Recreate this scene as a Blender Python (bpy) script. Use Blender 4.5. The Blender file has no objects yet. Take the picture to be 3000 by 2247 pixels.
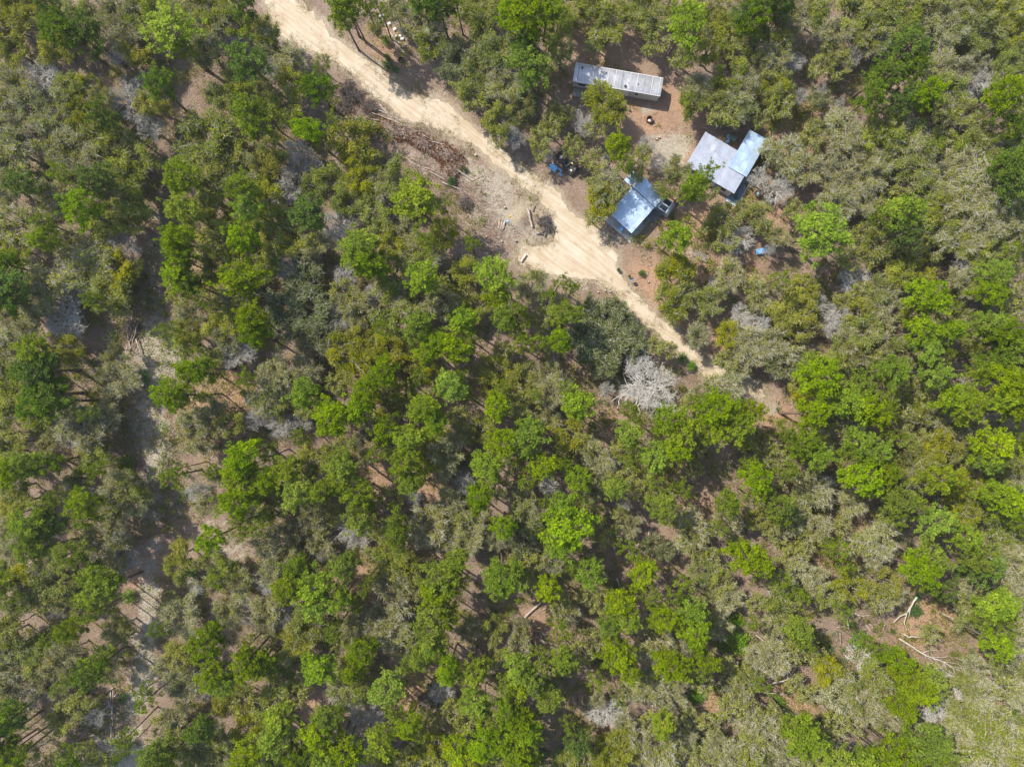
import bpy, math, random
import numpy as np
from math import radians, pi, sin, cos
random.seed(7); RS = np.random.RandomState(11)
S = bpy.context.scene
# ------------------------------------------------------------------ camera, sky, sun, exposure
HC = 120.0                      # metres above ground
F = 2200.0                      # focal length in photo pixels
MPP = HC / F
cam = bpy.data.cameras.new("camera"); cam_o = bpy.data.objects.new("camera", cam)
S.collection.objects.link(cam_o); S.camera = cam_o
cam_o.location = (0, 0, HC); cam_o.rotation_euler = (0, 0, 0)
cam.sensor_width = 36; cam.lens = 36 * F / 3000; cam.clip_end = 3000; cam.clip_start = 1
SUN_EL = radians(52); SUN_AZ = radians(144)     # direction towards the sun, from +X counter-clockwise
w = bpy.data.worlds.new("World"); S.world = w; w.use_nodes = True
nt = w.node_tree; bg = nt.nodes["Background"]
sky = nt.nodes.new("ShaderNodeTexSky"); sky.sky_type = 'NISHITA'; sky.sun_disc = False
sky.sun_elevation = SUN_EL; sky.sun_rotation = radians(90) - SUN_AZ
sky.air_density = 1.0; sky.dust_density = 1.2
nt.links.new(sky.outputs[0], bg.inputs[0]); bg.inputs[1].default_value = 0.15
sl = bpy.data.lights.new("sun", 'SUN'); sl.energy = 3.7; sl.angle = radians(0.53); sl.color = (1, .94, .83)
so = bpy.data.objects.new("sun", sl); S.collection.objects.link(so)
so.rotation_euler = (pi / 2 - SUN_EL, 0, SUN_AZ + pi / 2)
S.view_settings.view_transform = 'Standard'; S.view_settings.look = 'None'
S.view_settings.exposure = 0.97; S.view_settings.gamma = 1
S.render.engine = 'CYCLES'
S.cycles.max_bounces = 6; S.cycles.diffuse_bounces = 4; S.cycles.glossy_bounces = 2; S.cycles.transmission_bounces = 3
S.cycles.transparent_max_bounces = 4
try: S.cycles.use_denoising = True; S.cycles.denoiser = 'OPENIMAGEDENOISE'; S.cycles.denoising_prefilter = 'ACCURATE'
except Exception: pass

def W(px, py, h=0.0):
    k = MPP * (1 - h / HC)
    return ((px - 1500) * k, -(py - 1123.5) * k, h)

# ------------------------------------------------------------------ materials
def mat(name, rough=.85, metal=0., spec=.3):
    m = bpy.data.materials.new(name); m.use_nodes = True
    b = m.node_tree.nodes["Principled BSDF"]
    b.inputs["Roughness"].default_value = rough; b.inputs["Metallic"].default_value = metal
    b.inputs["Specular IOR Level"].default_value = spec
    return m, m.node_tree, b
def N(t, kind, **kw):
    n = t.nodes.new(kind)
    for k, v in kw.items(): setattr(n, k, v)
    return n
def noise(t, vec, scale, detail=4, rough=.6, dist=0.):
    n = N(t, "ShaderNodeTexNoise"); n.inputs["Scale"].default_value = scale
    n.inputs["Detail"].default_value = detail; n.inputs["Roughness"].default_value = rough
    n.inputs["Distortion"].default_value = dist
    if vec is not None: t.links.new(vec, n.inputs["Vector"])
    return n.outputs["Fac"]
def mrange(t, v, a, b, c=0., d=1.):
    n = N(t, "ShaderNodeMapRange"); t.links.new(v, n.inputs[0])
    for i, x in zip((1, 2, 3, 4), (a, b, c, d)): n.inputs[i].default_value = x
    return n.outputs[0]
def mth(t, op, a, b=None):
    n = N(t, "ShaderNodeMath", operation=op)
    for i, x in enumerate((a, b)):
        if x is None: continue
        if isinstance(x, (int, float)): n.inputs[i].default_value = x
        else: t.links.new(x, n.inputs[i])
    return n.outputs[0]
def mix(t, f, a, b, blend='MIX'):
    n = N(t, "ShaderNodeMix", data_type='RGBA', blend_type=blend)
    if isinstance(f, (int, float)): n.inputs[0].default_value = f
    else: t.links.new(f, n.inputs[0])
    for i, x in ((6, a), (7, b)):
        if isinstance(x, tuple): n.inputs[i].default_value = (*x, 1)
        else: t.links.new(x, n.inputs[i])
    return n.outputs[2]
def attr(t, name):
    n = N(t, "ShaderNodeAttribute"); n.attribute_name = name; return n.outputs["Fac"]
def objc(t): return N(t, "ShaderNodeTexCoord").outputs["Object"]
def geo_pos(t): return N(t, "ShaderNodeNewGeometry").outputs["Position"]
def bump(t, b, h, strength=.5, dist=.05):
    n = N(t, "ShaderNodeBump"); n.inputs["Strength"].default_value = strength; n.inputs["Distance"].default_value = dist
    t.links.new(h, n.inputs["Height"]); t.links.new(n.outputs[0], b.inputs["Normal"])

def leaf_mat(name, c1, c2, c3, trans=.3, hue=.03, val=.35):
    """c1..c3: colours spread over clumps by the 'tint' attribute; each tree shifts a little"""
    m, t, b = mat(name, .75, 0, .06)
    a = attr(t, "tint")
    r = N(t, "ShaderNodeValToRGB"); t.links.new(a, r.inputs[0])
    e = r.color_ramp.elements; e[0].color = (*c1, 1); e[1].color = (*c3, 1)
    k = r.color_ramp.elements.new(.5); k.color = (*c2, 1)
    oi = N(t, "ShaderNodeObjectInfo")
    hs = N(t, "ShaderNodeHueSaturation"); t.links.new(r.outputs[0], hs.inputs["Color"])
    t.links.new(mrange(t, oi.outputs["Random"], 0, 1, .5 - hue, .5 + hue * .25), hs.inputs["Hue"])
    rnd2 = mth(t, 'FRACT', mth(t, 'MULTIPLY', oi.outputs["Random"], 17.3))
    t.links.new(mrange(t, rnd2, 0, 1, 1 - val, 1 + val), hs.inputs["Value"])
    rnd3 = mth(t, 'FRACT', mth(t, 'MULTIPLY', oi.outputs["Random"], 71.7))
    t.links.new(mrange(t, rnd3, 0, 1, .92, 1.1), hs.inputs["Saturation"])
    t.links.new(hs.outputs[0], b.inputs["Base Color"])
    tr = N(t, "ShaderNodeBsdfTranslucent"); t.links.new(hs.outputs[0], tr.inputs[0])
    mx = N(t, "ShaderNodeMixShader"); mx.inputs[0].default_value = trans
    t.links.new(b.outputs[0], mx.inputs[1]); t.links.new(tr.outputs[0], mx.inputs[2])
    t.links.new(mx.outputs[0], t.nodes["Material Output"].inputs[0])
    return m
def wood_mat(name, c1, c2, scale=3., rough=.9):
    m, t, b = mat(name, rough, 0, .15)
    f = noise(t, objc(t), scale, 5, .7)
    t.links.new(mix(t, mrange(t, f, .35, .65), c1, c2), b.inputs["Base Color"])
    return m

M = {}
M['pine'] = leaf_mat('pine_needles', (.125, .19, .010), (.195, .285, .012), (.29, .385, .018), .4, .018, .22)
M['dpine'] = leaf_mat('dark_pine_needles', (.07, .125, .014), (.105, .175, .016), (.15, .23, .02), .3, .015, .2)
M['yoak'] = leaf_mat('yellow_oak_leaves', (.155, .18, .012), (.245, .26, .018), (.34, .325, .025), .4, .012, .18)
M['ooak'] = leaf_mat('olive_oak_leaves', (.115, .15, .018), (.19, .235, .025), (.30, .32, .04), .4, .02, .22)
M['goak'] = leaf_mat('greyish_oak_leaves', (.155, .175, .026), (.24, .255, .04), (.34, .345, .08), .4, .02, .2)
M['toak'] = leaf_mat('dark_oak_leaves', (.065, .09, .028), (.115, .14, .04), (.19, .21, .07), .3, .015, .2)
M['lime'] = leaf_mat("bright_shrub_leaves", (.09, .19, .015), (.15, .28, .02), (.21, .36, .03), .4, .02, .2)
M['shrub'] = leaf_mat("shrub_leaves", (.05, .11, .035), (.08, .16, .045), (.13, .22, .065), .25, .02, .2)
M['dead'] = leaf_mat("dead_leaves", (.10, .045, .02), (.18, .085, .035), (.28, .15, .07), .2, .01, .15)
M['twig'] = wood_mat('grey_twigs', (.29, .27, .20), (.49, .465, .37), 1.5)
M['btwig'] = wood_mat('pale_twigs', (.33, .315, .28), (.51, .49, .44), 1.5)
M['pbark'] = wood_mat("pine_bark", (.10, .065, .045), (.22, .16, .12), 2.)
M['obark'] = wood_mat("oak_bark", (.16, .14, .12), (.34, .31, .27), 2.)
M['log'] = wood_mat("weathered_log", (.24, .17, .13), (.46, .38, .32), 2.)
M['wlog'] = wood_mat("bleached_log", (.33, .285, .24), (.53, .48, .42), 2.)
M['dlog'] = wood_mat("charred_log", (.06, .05, .045), (.20, .17, .15), 4.)

def plain(name, c, rough=.6, metal=0., var=.25, scale=3., spec=.4):
    m, t, b = mat(name, rough, metal, spec)
    f = noise(t, objc(t), scale, 5, .65)
    d = tuple(x * (1 - var) for x in c); l = tuple(min(1, x * (1 + var * .5)) for x in c)
    t.links.new(mix(t, mrange(t, f, .3, .7), d, l), b.inputs["Base Color"])
    return m
M['white'] = plain("white_paint", (.75, .75, .74)); M['dark'] = plain("dark_opening", (.02, .022, .025), .5)
M['black'] = plain("black_rubber", (.03, .03, .032), .7); M['rust'] = plain("rusty_steel", (.30, .12, .055), .8, .1, .5, 8)
M['bluetin'] = plain("blue_sheet", (.22, .47, .78), .4, 0., .3, 3); M['glass'] = plain("dark_glass", (.02, .03, .04), .08, 0, .1, 1, .8)
M['silver'] = plain("silver_paint", (.50, .54, .58), .32, .5, .15, 2); M['board'] = plain("grey_boards", (.28, .26, .235), .85, 0, .4, 4)
M['concrete'] = plain("concrete", (.42, .41, .39), .9, 0, .25, 2); M['block'] = plain("pale_block", (.72, .74, .74), .8, 0, .15, 6)
M['yellow'] = plain("yellow_plastic", (.6, .38, .04), .5); M['greymetal'] = plain("grey_deck_metal", (.16, .17, .18), .5, .4, .3, 3)
M['burnt'] = plain("burnt_metal", (.055, .05, .05), .7, .3, .6, 5); M['slab'] = plain("blue_grey_slab", (.16, .22, .30), .7, 0, .3, 2)
M['beige'] = plain("beige_siding", (.50, .49, .44), .75, 0, .2, 2)

def tin(name, base, rust, seams, dirt=.5, seam_gap=.6):
    """sheet metal with ribs along local X every seam_gap, weathering, and dappled tree shade painted into the colour"""
    m, t, b = mat(name, .38, .65, .5)
    oc = objc(t)
    f1 = noise(t, oc, .7, 6, .7, .6); f2 = noise(t, oc, 5., 5, .7); f3 = noise(t, oc, 22., 2, .5)
    c = mix(t, mrange(t, f1, .42, .68, 0, dirt), base, tuple(x * .62 for x in base))
    c = mix(t, mrange(t, f2, .56, .70, 0, .6), c, rust)
    c = mix(t, mrange(t, noise(t, oc, 1.6, 6, .8, 1.5), .52, .60, 0, .45), c, tuple(x * .6 for x in base))  # darker mottles: dappled tree shade put into the base colour
    c = mix(t, mrange(t, f3, .68, .75, 0, .6), c, (.22, .17, .13))
    sx = N(t, "ShaderNodeSeparateXYZ"); t.links.new(oc, sx.inputs[0])
    ph = mth(t, 'FRACT', mth(t, 'DIVIDE', sx.outputs[seams], seam_gap))
    line = mth(t, 'LESS_THAN', mth(t, 'ABSOLUTE', mth(t, 'SUBTRACT', ph, .5)), .045)
    c = mix(t, mth(t, 'MULTIPLY', line, .25), c, tuple(x * .45 for x in base))
    t.links.new(c, b.inputs["Base Color"])
    t.links.new(mrange(t, f2, .3, .7, .28, .6), b.inputs["Roughness"])
    wv = mth(t, 'ABSOLUTE', mth(t, 'SUBTRACT', ph, .5))
    bump(t, b, mth(t, 'ADD', mth(t, 'MULTIPLY', mrange(t, wv, 0, .12, 1, 0), 1.), mth(t, 'MULTIPLY', f1, 2.)), .25, .03)
    return m
M['roof_home'] = tin("weathered_shaded_white_roof", (.42, .42, .43), (.28, .24, .21), 0, .5, 1.15)
M['roof_shed'] = tin("galvanised_roof", (.42, .53, .64), (.36, .43, .50), 1, .25, .55)
M['roof_house'] = tin("pale_metal_roof", (.46, .48, .53), (.36, .355, .36), 0, .3, .45)

# ------------------------------------------------------------------ object helpers
C = S.collection
def tag(o, label, cat, group=None):
    o['label'] = label; o['category'] = cat
    if group: o['group'] = group
    return o
def empty(name, loc, rz=0, label=None, cat=None, group=None):
    o = bpy.data.objects.new(name, None); o.empty_display_size = .3; C.objects.link(o)
    o.location = (loc[0], loc[1], loc[-1]); o.rotation_euler = (0, 0, rz)
    if label: tag(o, label, cat, group)
    return o
class MB:
    """collects quads/tris with a per-face tint and material slot"""
    def __init__(s): s.v = []; s.f = []; s.n = 0; s.t = []; s.m = []; s.sm = []
    def add(s, v, f, tint=.5, slot=0, smooth=False):
        v = np.asarray(v, float).reshape(-1, 3); f = np.asarray(f, int)
        s.v.append(v); s.f.append(f + s.n); s.n += len(v)
        s.t.append(np.full(len(f), tint) if np.isscalar(tint) else np.asarray(tint)); s.m.append(np.full(len(f), slot)); s.sm.append(np.full(len(f), smooth))
    def box(s, c, d, rz=0, tilt=0., slot=0):
        x, y, z = [k / 2 for k in d]
        p = np.array([(-x,-y,-z),(x,-y,-z),(x,y,-z),(-x,y,-z),(-x,-y,z),(x,-y,z),(x,y,z),(-x,y,z)], float)
        if tilt: p = p @ np.array([[1,0,0],[0,cos(tilt),sin(tilt)],[0,-sin(tilt),cos(tilt)]])
        if rz: p = p @ np.array([[cos(rz),sin(rz),0],[-sin(rz),cos(rz),0],[0,0,1]])
        s.add(p + np.array(c), [(0,3,2,1),(4,5,6,7),(0,1,5,4),(1,2,6,5),(2,3,7,6),(3,0,4,7)], slot=slot)
    def tube(s, pts, rad, sides=6, tint=.5, slot=0, cap=True):
        pts = np.asarray(pts, float); n = len(pts)
        d = np.gradient(pts, axis=0); d /= np.linalg.norm(d, axis=1)[:, None] + 1e-9
        ref = np.array([0, 0, 1.]) if abs(d[0][2]) < .9 else np.array([1., 0, 0])
        u = np.cross(d, ref); u /= np.linalg.norm(u, axis=1)[:, None] + 1e-9; v = np.cross(d, u)
        a = np.arange(sides) * 2 * pi / sides
        ring = pts[:, None, :] + np.asarray(rad, float)[:, None, None] * (np.cos(a)[None, :, None] * u[:, None, :] + np.sin(a)[None, :, None] * v[:, None, :])
        i = np.arange(n - 1)[:, None] * sides; j = np.arange(sides)[None, :]; j2 = (j + 1) % sides
        f = np.stack([i + j, i + j2, i + sides + j2, i + sides + j], -1).reshape(-1, 4)
        s.add(ring.reshape(-1, 3), f, tint, slot, True)
        if cap and sides >= 5:
            for k, o in ((0, 0), (n - 1, (n - 1) * sides)):
                base = s.n; vv = np.vstack([ring[k], pts[k][None]])
                ff = [(q, (q + 1) % sides, sides, sides) for q in range(sides)]
                s.add(vv, np.array(ff), tint, slot)
    def strips(s, a, b, wd, tint, slot=0):
        """thin flat twigs from a to b as two crossed strips"""
        a = np.asarray(a); b = np.asarray(b); n = len(a); d = b - a; d /= np.linalg.norm(d, axis=1)[:, None] + 1e-9
        r = RS.normal(size=(n, 3)); u = np.cross(d, r); u /= np.linalg.norm(u, axis=1)[:, None] + 1e-9; v = np.cross(d, u)
        wd = np.asarray(wd)[:, None]
        for q in (u, v):
            vv = np.stack([a - q * wd, a + q * wd, b + q * wd * .4, b - q * wd * .4], 1).reshape(-1, 3)
            s.add(vv, np.arange(4 * n).reshape(n, 4), np.resize(tint, n), slot)
    def leaves(s, c, size, tint, nrm=None, aspect=.6, slot=0, updown=.5):
        c = np.asarray(c); n = len(c)
        nn = RS.normal(size=(n, 3)) * .8 + (0 if nrm is None else nrm) + np.array([0, 0, updown])
        nn /= np.linalg.norm(nn, axis=1)[:, None]
        u = np.cross(nn, RS.normal(size=(n, 3))); u /= np.linalg.norm(u, axis=1)[:, None] + 1e-9; v = np.cross(nn, u)
        sz = (np.asarray(size) * np.ones(n))[:, None]
        vv = np.stack([c - u * sz, c - v * sz * aspect, c + u * sz, c + v * sz * aspect], 1).reshape(-1, 3)
        s.add(vv, np.arange(4 * n).reshape(n, 4), tint, slot)
    def mesh(s, name, mats):
        v = np.vstack(s.v); me = bpy.data.meshes.new(name)
        # all faces as quads (degenerate quads written as tris)
        f = [tuple(q) if q[2] != q[3] else tuple(q[:3]) for q in np.vstack(s.f).tolist()]
        me.from_pydata(v.tolist(), [], f)
        for q in mats: me.materials.append(q)
        me.polygons.foreach_set("material_index", np.concatenate(s.m).astype(np.int32))
        me.polygons.foreach_set("use_smooth", np.concatenate(s.sm).astype(bool))
        at = me.attributes.new("tint", 'FLOAT', 'FACE'); at.data.foreach_set("value", np.clip(np.concatenate(s.t), 0, 1).astype(np.float32))
        me.update(); return me
    def obj(s, name, mats, parent=None, loc=None):
        if not isinstance(mats, (list, tuple)): mats = [mats]
        o = bpy.data.objects.new(name, s.mesh(name, mats)); C.objects.link(o)
        if parent: o.parent = parent
        if loc is not None: o.location = loc
        return o
def bevel(o, wd=.03):
    m = o.modifiers.new("bevel", 'BEVEL'); m.width = wd; m.segments = 2; m.limit_method = 'ANGLE'; return o

# ------------------------------------------------------------------ ground
ROADL = [(700,-160),(745,-60),(777,0),(809,90),(854,131),(954,167),(1040,217),(1076,272),(1135,308),(1171,344),(1248,362),(1316,398),(1352,412),(1397,434),(1456,475),(1500,520),(1527,543),(1568,575),(1595,602),(1618,634),(1627,670),(1622,706),(1575,722),(1530,718),(1512,750),(1509,777),(1545,786),(1600,800),(1672,813),(1699,827),(1726,813),(1758,822),(1781,841),(1817,872),(1844,904),(1876,936),(1907,963),(1944,1003),(1984,1026),(2020,1062),(2057,1085),(2084,1108),(2130,1128),(2180,1158),(2225,1178)]
ROADR = [(800,-160),(850,-60),(880,0),(931,54),(976,113),(1031,154),(1094,190),(1144,231),(1194,267),(1230,290),(1293,290),(1338,326),(1384,367),(1420,403),(1456,430),(1500,461),(1527,484),(1563,512),(1595,543),(1631,566),(1658,607),(1695,634),(1735,656),(1763,679),(1790,724),(1817,750),(1800,777),(1817,809),(1844,845),(1876,877),(1907,908),(1944,945),(1980,972),(2016,1003),(2061,1044),(2088,1067),(2156,1085),(2200,1098),(2228,1130),(2240,1165)]
def smooth_poly(P, amp=.22):
    P = np.array([W(*p)[:2] for p in P]); out = []
    for a, b in zip(P[:-1], P[1:]):
        L = np.linalg.norm(b - a); n = max(2, int(L / .25))
        for k in range(n): out.append(a + (b - a) * k / n)
    out.append(P[-1]); out = np.array(out)
    k = np.ones(9) / 9
    for _ in range(2):
        pad = np.pad(out, ((4, 4), (0, 0)), 'edge'); out = np.stack([np.convolve(pad[:, i], k, 'valid') for i in (0, 1)], 1)
    nz = np.cumsum(RS.normal(size=(len(out), 2)) * .05, 0); nz -= np.stack([np.convolve(np.pad(nz[:, i], 20, 'edge'), np.ones(41) / 41, 'valid') for i in (0, 1)], 1)
    hf = np.stack([np.convolve(RS.normal(size=len(out)), np.ones(3) / 3, 'same') for _ in (0, 1)], 1)
    return out + nz * 1.6 + hf * .17
rl = smooth_poly(ROADL); rr = smooth_poly(ROADR)
ROADP = np.vstack([rl, rr[::-1]])
def inside(P, x, y):
    """vectorised point in polygon"""
    x = np.asarray(x, float); y = np.asarray(y, float); r = np.zeros(x.shape, bool)
    x1, y1 = P[:, 0], P[:, 1]; x2, y2 = np.roll(x1, -1), np.roll(y1, -1)
    for a, b, c, d in zip(x1, y1, x2, y2):
        if b == d: continue
        r ^= ((b > y) != (d > y)) & (x < (c - a) * (y - b) / (d - b) + a)
    return r
def road_dist(x, y):
    P = ROADP[::3]; d = np.full(np.shape(x), 1e9)
    for p in P: d = np.minimum(d, (x - p[0]) ** 2 + (y - p[1]) ** 2)
    return np.sqrt(d)
def vnoise(x, y, s, seed=0):
    """smooth value noise"""
    r = np.random.RandomState(seed); G = r.rand(256, 256)
    u = x / s + 100.3; v = y / s + 77.7; i = np.floor(u).astype(int); j = np.floor(v).astype(int)
    fu = u - i; fv = v - j; fu = fu * fu * (3 - 2 * fu); fv = fv * fv * (3 - 2 * fv)
    g = lambda a, b: G[a % 256, b % 256]
    return (g(i, j) * (1 - fu) + g(i + 1, j) * fu) * (1 - fv) + (g(i, j + 1) * (1 - fu) + g(i + 1, j + 1) * fu) * fv
MOUNDS = [(1528,640,2.0,.9),(1592,632,1.2,.6),(1500,700,1.2,.3),(1575,690,1.4,.3)]
def height(x, y, d=None):
    x = np.asarray(x, float); y = np.asarray(y, float)
    if d is None: d = np.where(inside(ROADP, x, y), 0, road_dist(x, y))
    k = np.clip((d - .5) / 4, 0, 1)
    z = ((vnoise(x, y, 9., 1) - .5) * .5 + (vnoise(x, y, 2.2, 2) - .5) * .16 + (vnoise(x, y, .8, 3) - .5) * .07) * k
    for px, py, r, h in MOUNDS:
        a, b, _ = W(px, py); q = np.sqrt((x - a) ** 2 + (y - b) ** 2) / r
        z = z + h * np.clip(1 - q, 0, 1) ** 1.3 * (.8 + .5 * vnoise(x, y, .7, 5))
    for x0, y0, rad in PADS:
        q = np.clip((np.sqrt((x - x0) ** 2 + (y - y0) ** 2) - rad) / 3, 0, 1); z = z * q
    return z
PADS = [(*W(1812, 233)[:2], 8.5), (*W(2110, 480)[:2], 7.5), (*W(1868, 600)[:2], 6.5)]
BL = dict(
 pale=[(1450,560,70,1),(1490,650,60,1),(1400,520,45,.9),(1430,610,50,.9),(1380,470,30,.6),(1960,450,50,1.4),(1985,425,40,1.2),(1930,400,25,.7),(1930,480,35,.8),(1895,322,18,1),(1700,820,35,.9),(1600,1150,70,.45),(1340,430,40,.5),(1250,470,60,.6),(1200,450,50,.4),(1420,660,40,.6),(1450,740,70,.4),(1560,700,60,.7),
   (430,1130,45,.6),(440,1450,30,.6),(445,1510,30,.6),(440,1600,30,.65),(436,1660,28,.8),(438,1830,28,.9),(470,640,35,.5),(460,720,40,.5),(440,800,40,.5),(430,870,40,.5),(2262,1190,26,.9),(450,980,45,.9),(480,1040,60,1),(455,1090,55,.9),(400,1060,50,.6),(430,1200,40,.75),(430,1260,45,.7),(450,1330,35,.8),(470,1180,26,.7),(472,1250,30,.8),(478,1320,28,.8),(455,1370,30,.8),(440,1400,35,.6),(435,1730,28,1),(435,1780,26,1),(420,1880,30,1),(425,1940,32,1.05),(415,1990,34,1.05),(405,2040,28,.9),(385,2080,30,.7),(395,2150,30,.8),(400,2220,45,1),(380,2247,50,.9),(480,640,30,.5),(2020,740,20,.7),(2260,1195,22,1),(1640,1010,40,.5),(2240,830,30,.4),(1620,200,40,.25),(640,1300,50,.4),(620,1560,60,.4),(520,500,25,.4),(300,2150,60,.5),(330,1900,60,.4),(640,1690,50,.5),(690,1620,60,.5),(1600,320,40,.5),(1560,300,40,.4),(1790,700,40,.6),(1840,690,30,.5)],
 sand=[(1290,310,60,.8),(1340,340,50,.7),(1480,480,40,.6),(1640,640,60,.8),(1720,690,60,.8),(1600,760,70,.8),(1680,790,60,.8),(1530,620,45,1),(1560,590,40,.8),(1600,640,30,.9),(960,150,70,.6),(880,90,60,.6),(1050,230,60,.5),(1150,300,60,.7),(1180,330,60,.7),(1100,330,60,.5),(2160,1120,60,.8),(2220,1160,60,.9),(2230,1100,40,.5),(1000,100,60,.3),(1740,780,60,.6)],
 orange=[(1900,370,110,.9),(2000,300,70,1),(1850,300,80,.8),(1780,120,120,.8),(1900,100,80,.8),(1660,230,60,.5),(2250,620,90,1.2),(2230,560,60,1.1),(2000,700,50,.8),(1970,620,70,1),(2060,640,60,1),(1900,830,90,1.1),(1930,900,60,1),(1980,940,60,.9),(2110,1010,60,1),(2300,380,100,1),(2260,420,70,.8),(2120,450,60,.3),(2270,1230,60,1.2),(2740,1800,70,1.3),(2680,1850,60,1.1),(2900,1960,60,1.3),(2540,1930,60,1),(2870,2000,60,1.2),(1130,140,60,.9),(1090,230,60,.5),(690,1140,60,1),(560,1180,50,.8),(1090,1380,60,1.2),(1260,1420,60,.8),(1120,1720,60,1.1),(1060,1700,60,1),(1190,2010,60,1.1),(1210,2080,60,1),(910,2080,60,1),(1780,1250,70,.7),(1960,1380,60,.9),(1900,1620,60,1),(2030,1500,60,.9),(580,820,50,.8),(640,1250,70,.9),(2500,1500,80,.8),(2060,800,60,.9),(2180,800,60,.9),(1570,1830,60,.9),(430,1650,60,1),(420,1700,50,.8),(1800,2180,80,.8),(2400,1600,70,.9),(2330,2080,80,1.1),(2090,2060,50,1)])
def blobs(lst, x, y):
    v = np.zeros(x.shape)
    for px, py, r, k in lst:
        a, b, _ = W(px, py); q = ((x - a) ** 2 + (y - b) ** 2) / (r * MPP) ** 2
        v = np.maximum(v, (k * 1.15 if px < 700 else k) * np.exp(-q * (.6 if px < 700 else .9)))
    return v
def build_ground():
    xs = np.concatenate([np.array([-900, -500, -300, -200, -150, -120]), np.arange(-96, 96.1, .4), np.array([120, 150, 200, 300, 500, 900])])
    ys = np.concatenate([np.array([-900, -500, -300, -200, -150, -110]), np.arange(-74, 76.1, .4), np.array([110, 150, 200, 300, 500, 900])])
    X, Y = np.meshgrid(xs, ys, indexing='ij'); ins = inside(ROADP, X, Y)
    d = np.where(ins, 0, road_dist(X, Y)); Z = height(X, Y, d)
    nx, ny = X.shape; V = np.stack([X, Y, Z], -1).reshape(-1, 3)
    i, j = np.meshgrid(np.arange(nx - 1), np.arange(ny - 1), indexing='ij'); a = (i * ny + j).ravel()
    Fq = np.stack([a, a + ny, a + ny + 1, a + 1], -1)
    me = bpy.data.meshes.new("ground"); me.vertices.add(len(V)); me.vertices.foreach_set("co", V.ravel())
    me.loops.add(Fq.size); me.loops.foreach_set("vertex_index", Fq.ravel().astype(np.int32))
    me.polygons.add(len(Fq)); me.polygons.foreach_set("loop_start", np.arange(0, Fq.size, 4, dtype=np.int32))
    me.update(calc_edges=True); me.polygons.foreach_set("use_smooth", np.ones(len(Fq), bool))
    vals = {k: blobs(v, X, Y) for k, v in BL.items()}
    vals['sand'] = np.maximum(vals['sand'], np.exp(-(d / 1.1) ** 2) * .9)
    for k, v in vals.items():
        at = me.attributes.new(k, 'FLOAT', 'POINT'); at.data.foreach_set("value", v.ravel().astype(np.float32))
    o = bpy.data.objects.new("ground", me); C.objects.link(o); o['kind'] = 'structure'
    m, t, b = mat("forest_floor", .95, 0, .05); p = geo_pos(t)
    n1 = noise(t, p, .35, 6, .65, .5); n2 = noise(t, p, 2.2, 5, .7, .3); n3 = noise(t, p, 9., 4, .8); n4 = noise(t, p, 1.1, 5, .75, .8)
    c = mix(t, mrange(t, n1, .35, .65), (.24, .165, .12), (.41, .295, .22))
    c = mix(t, mrange(t, n2, .42, .60), c, (.30, .225, .175))
    c = mix(t, mth(t, 'MULTIPLY', mrange(t, n2, .35, .6, .35, 1), mrange(t, attr(t, 'orange'), .05, .9, 0, 1)), c, (.52, .32, .20))
    gr = mrange(t, noise(t, p, .9, 5, .7, 1.), .60, .70, 0, .5); c = mix(t, gr, c, (.14, .15, .05))
    ps = mth(t, 'ADD', attr(t, 'pale'), mrange(t, n4, .3, .7, -.5, .5))
    c = mix(t, mrange(t, ps, .38, .72), c, mix(t, mrange(t, n2, .35, .65), (.40, .335, .25), (.53, .475, .38)))
    ss = mth(t, 'ADD', attr(t, 'sand'), mrange(t, n2, .3, .7, -.4, .4))
    c = mix(t, mrange(t, ss, .35, .7), c, mix(t, mrange(t, n1, .35, .65), (.41, .325, .225), (.48, .40, .295)))
    c = mix(t, mrange(t, n3, .52, .66, 0, .6), c, (.15, .10, .07))
    c = mix(t, mrange(t, noise(t, p, 4.5, 4, .8), .56, .64, 0, .6), c, (.15, .10, .07))
    c = mix(t, mrange(t, noise(t, p, 14., 3, .7), .60, .75, 0, .5), c, (.50, .42, .34))
    t.links.new(c, b.inputs["Base Color"]); bump(t, b, mth(t, 'ADD', n3, n2), 1., .3)
    me.materials.append(m)
build_ground()

def build_road():
    import bmesh
    bm = bmesh.new(); vs = [bm.verts.new((x, y, .02)) for x, y in ROADP]
    ed = [bm.edges.new((vs[i], vs[(i + 1) % len(vs)])) for i in range(len(vs))]
    bmesh.ops.triangle_fill(bm, edges=ed, use_beauty=True)
    for f in bm.faces:
        if f.normal.z < 0: f.normal_flip()
    me = bpy.data.meshes.new("sand_road"); bm.to_mesh(me); bm.free()
    o = bpy.data.objects.new("sand_road", me); C.objects.link(o); o['kind'] = 'structure'
    m, t, b = mat("road_sand", .95, 0, .1); p = geo_pos(t)
    mr = N(t, "ShaderNodeMapping"); t.links.new(p, mr.inputs[0]); mr.inputs['Rotation'].default_value = (0, 0, radians(38))
    mp = N(t, "ShaderNodeMapping"); t.links.new(mr.outputs[0], mp.inputs[0]); mp.inputs['Scale'].default_value = (.12, 1.5, 1)
    tr = noise(t, mp.outputs[0], 1.3, 5, .6, .4); n1 = noise(t, p, .35, 5, .6, .5); n2 = noise(t, p, 3., 5, .75); n3 = noise(t, p, 1.6, 5, .8, .6)
    c = mix(t, mrange(t, n1, .35, .65), (.41, .335, .24), (.49, .42, .325))
    c = mix(t, mrange(t, tr, .45, .58, 0, .65), c, (.36, .275, .18))
    c = mix(t, mrange(t, n2, .58, .75, 0, .4), c, (.38, .28, .18))
    c = mix(t, mrange(t, n3, .66, .72, 0, .7), c, (.34, .22, .14))
    t.links.new(c, b.inputs["Base Color"]); bump(t, b, mth(t, 'ADD', tr, n2), .6, .1); me.materials.append(m)
build_road()

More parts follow.
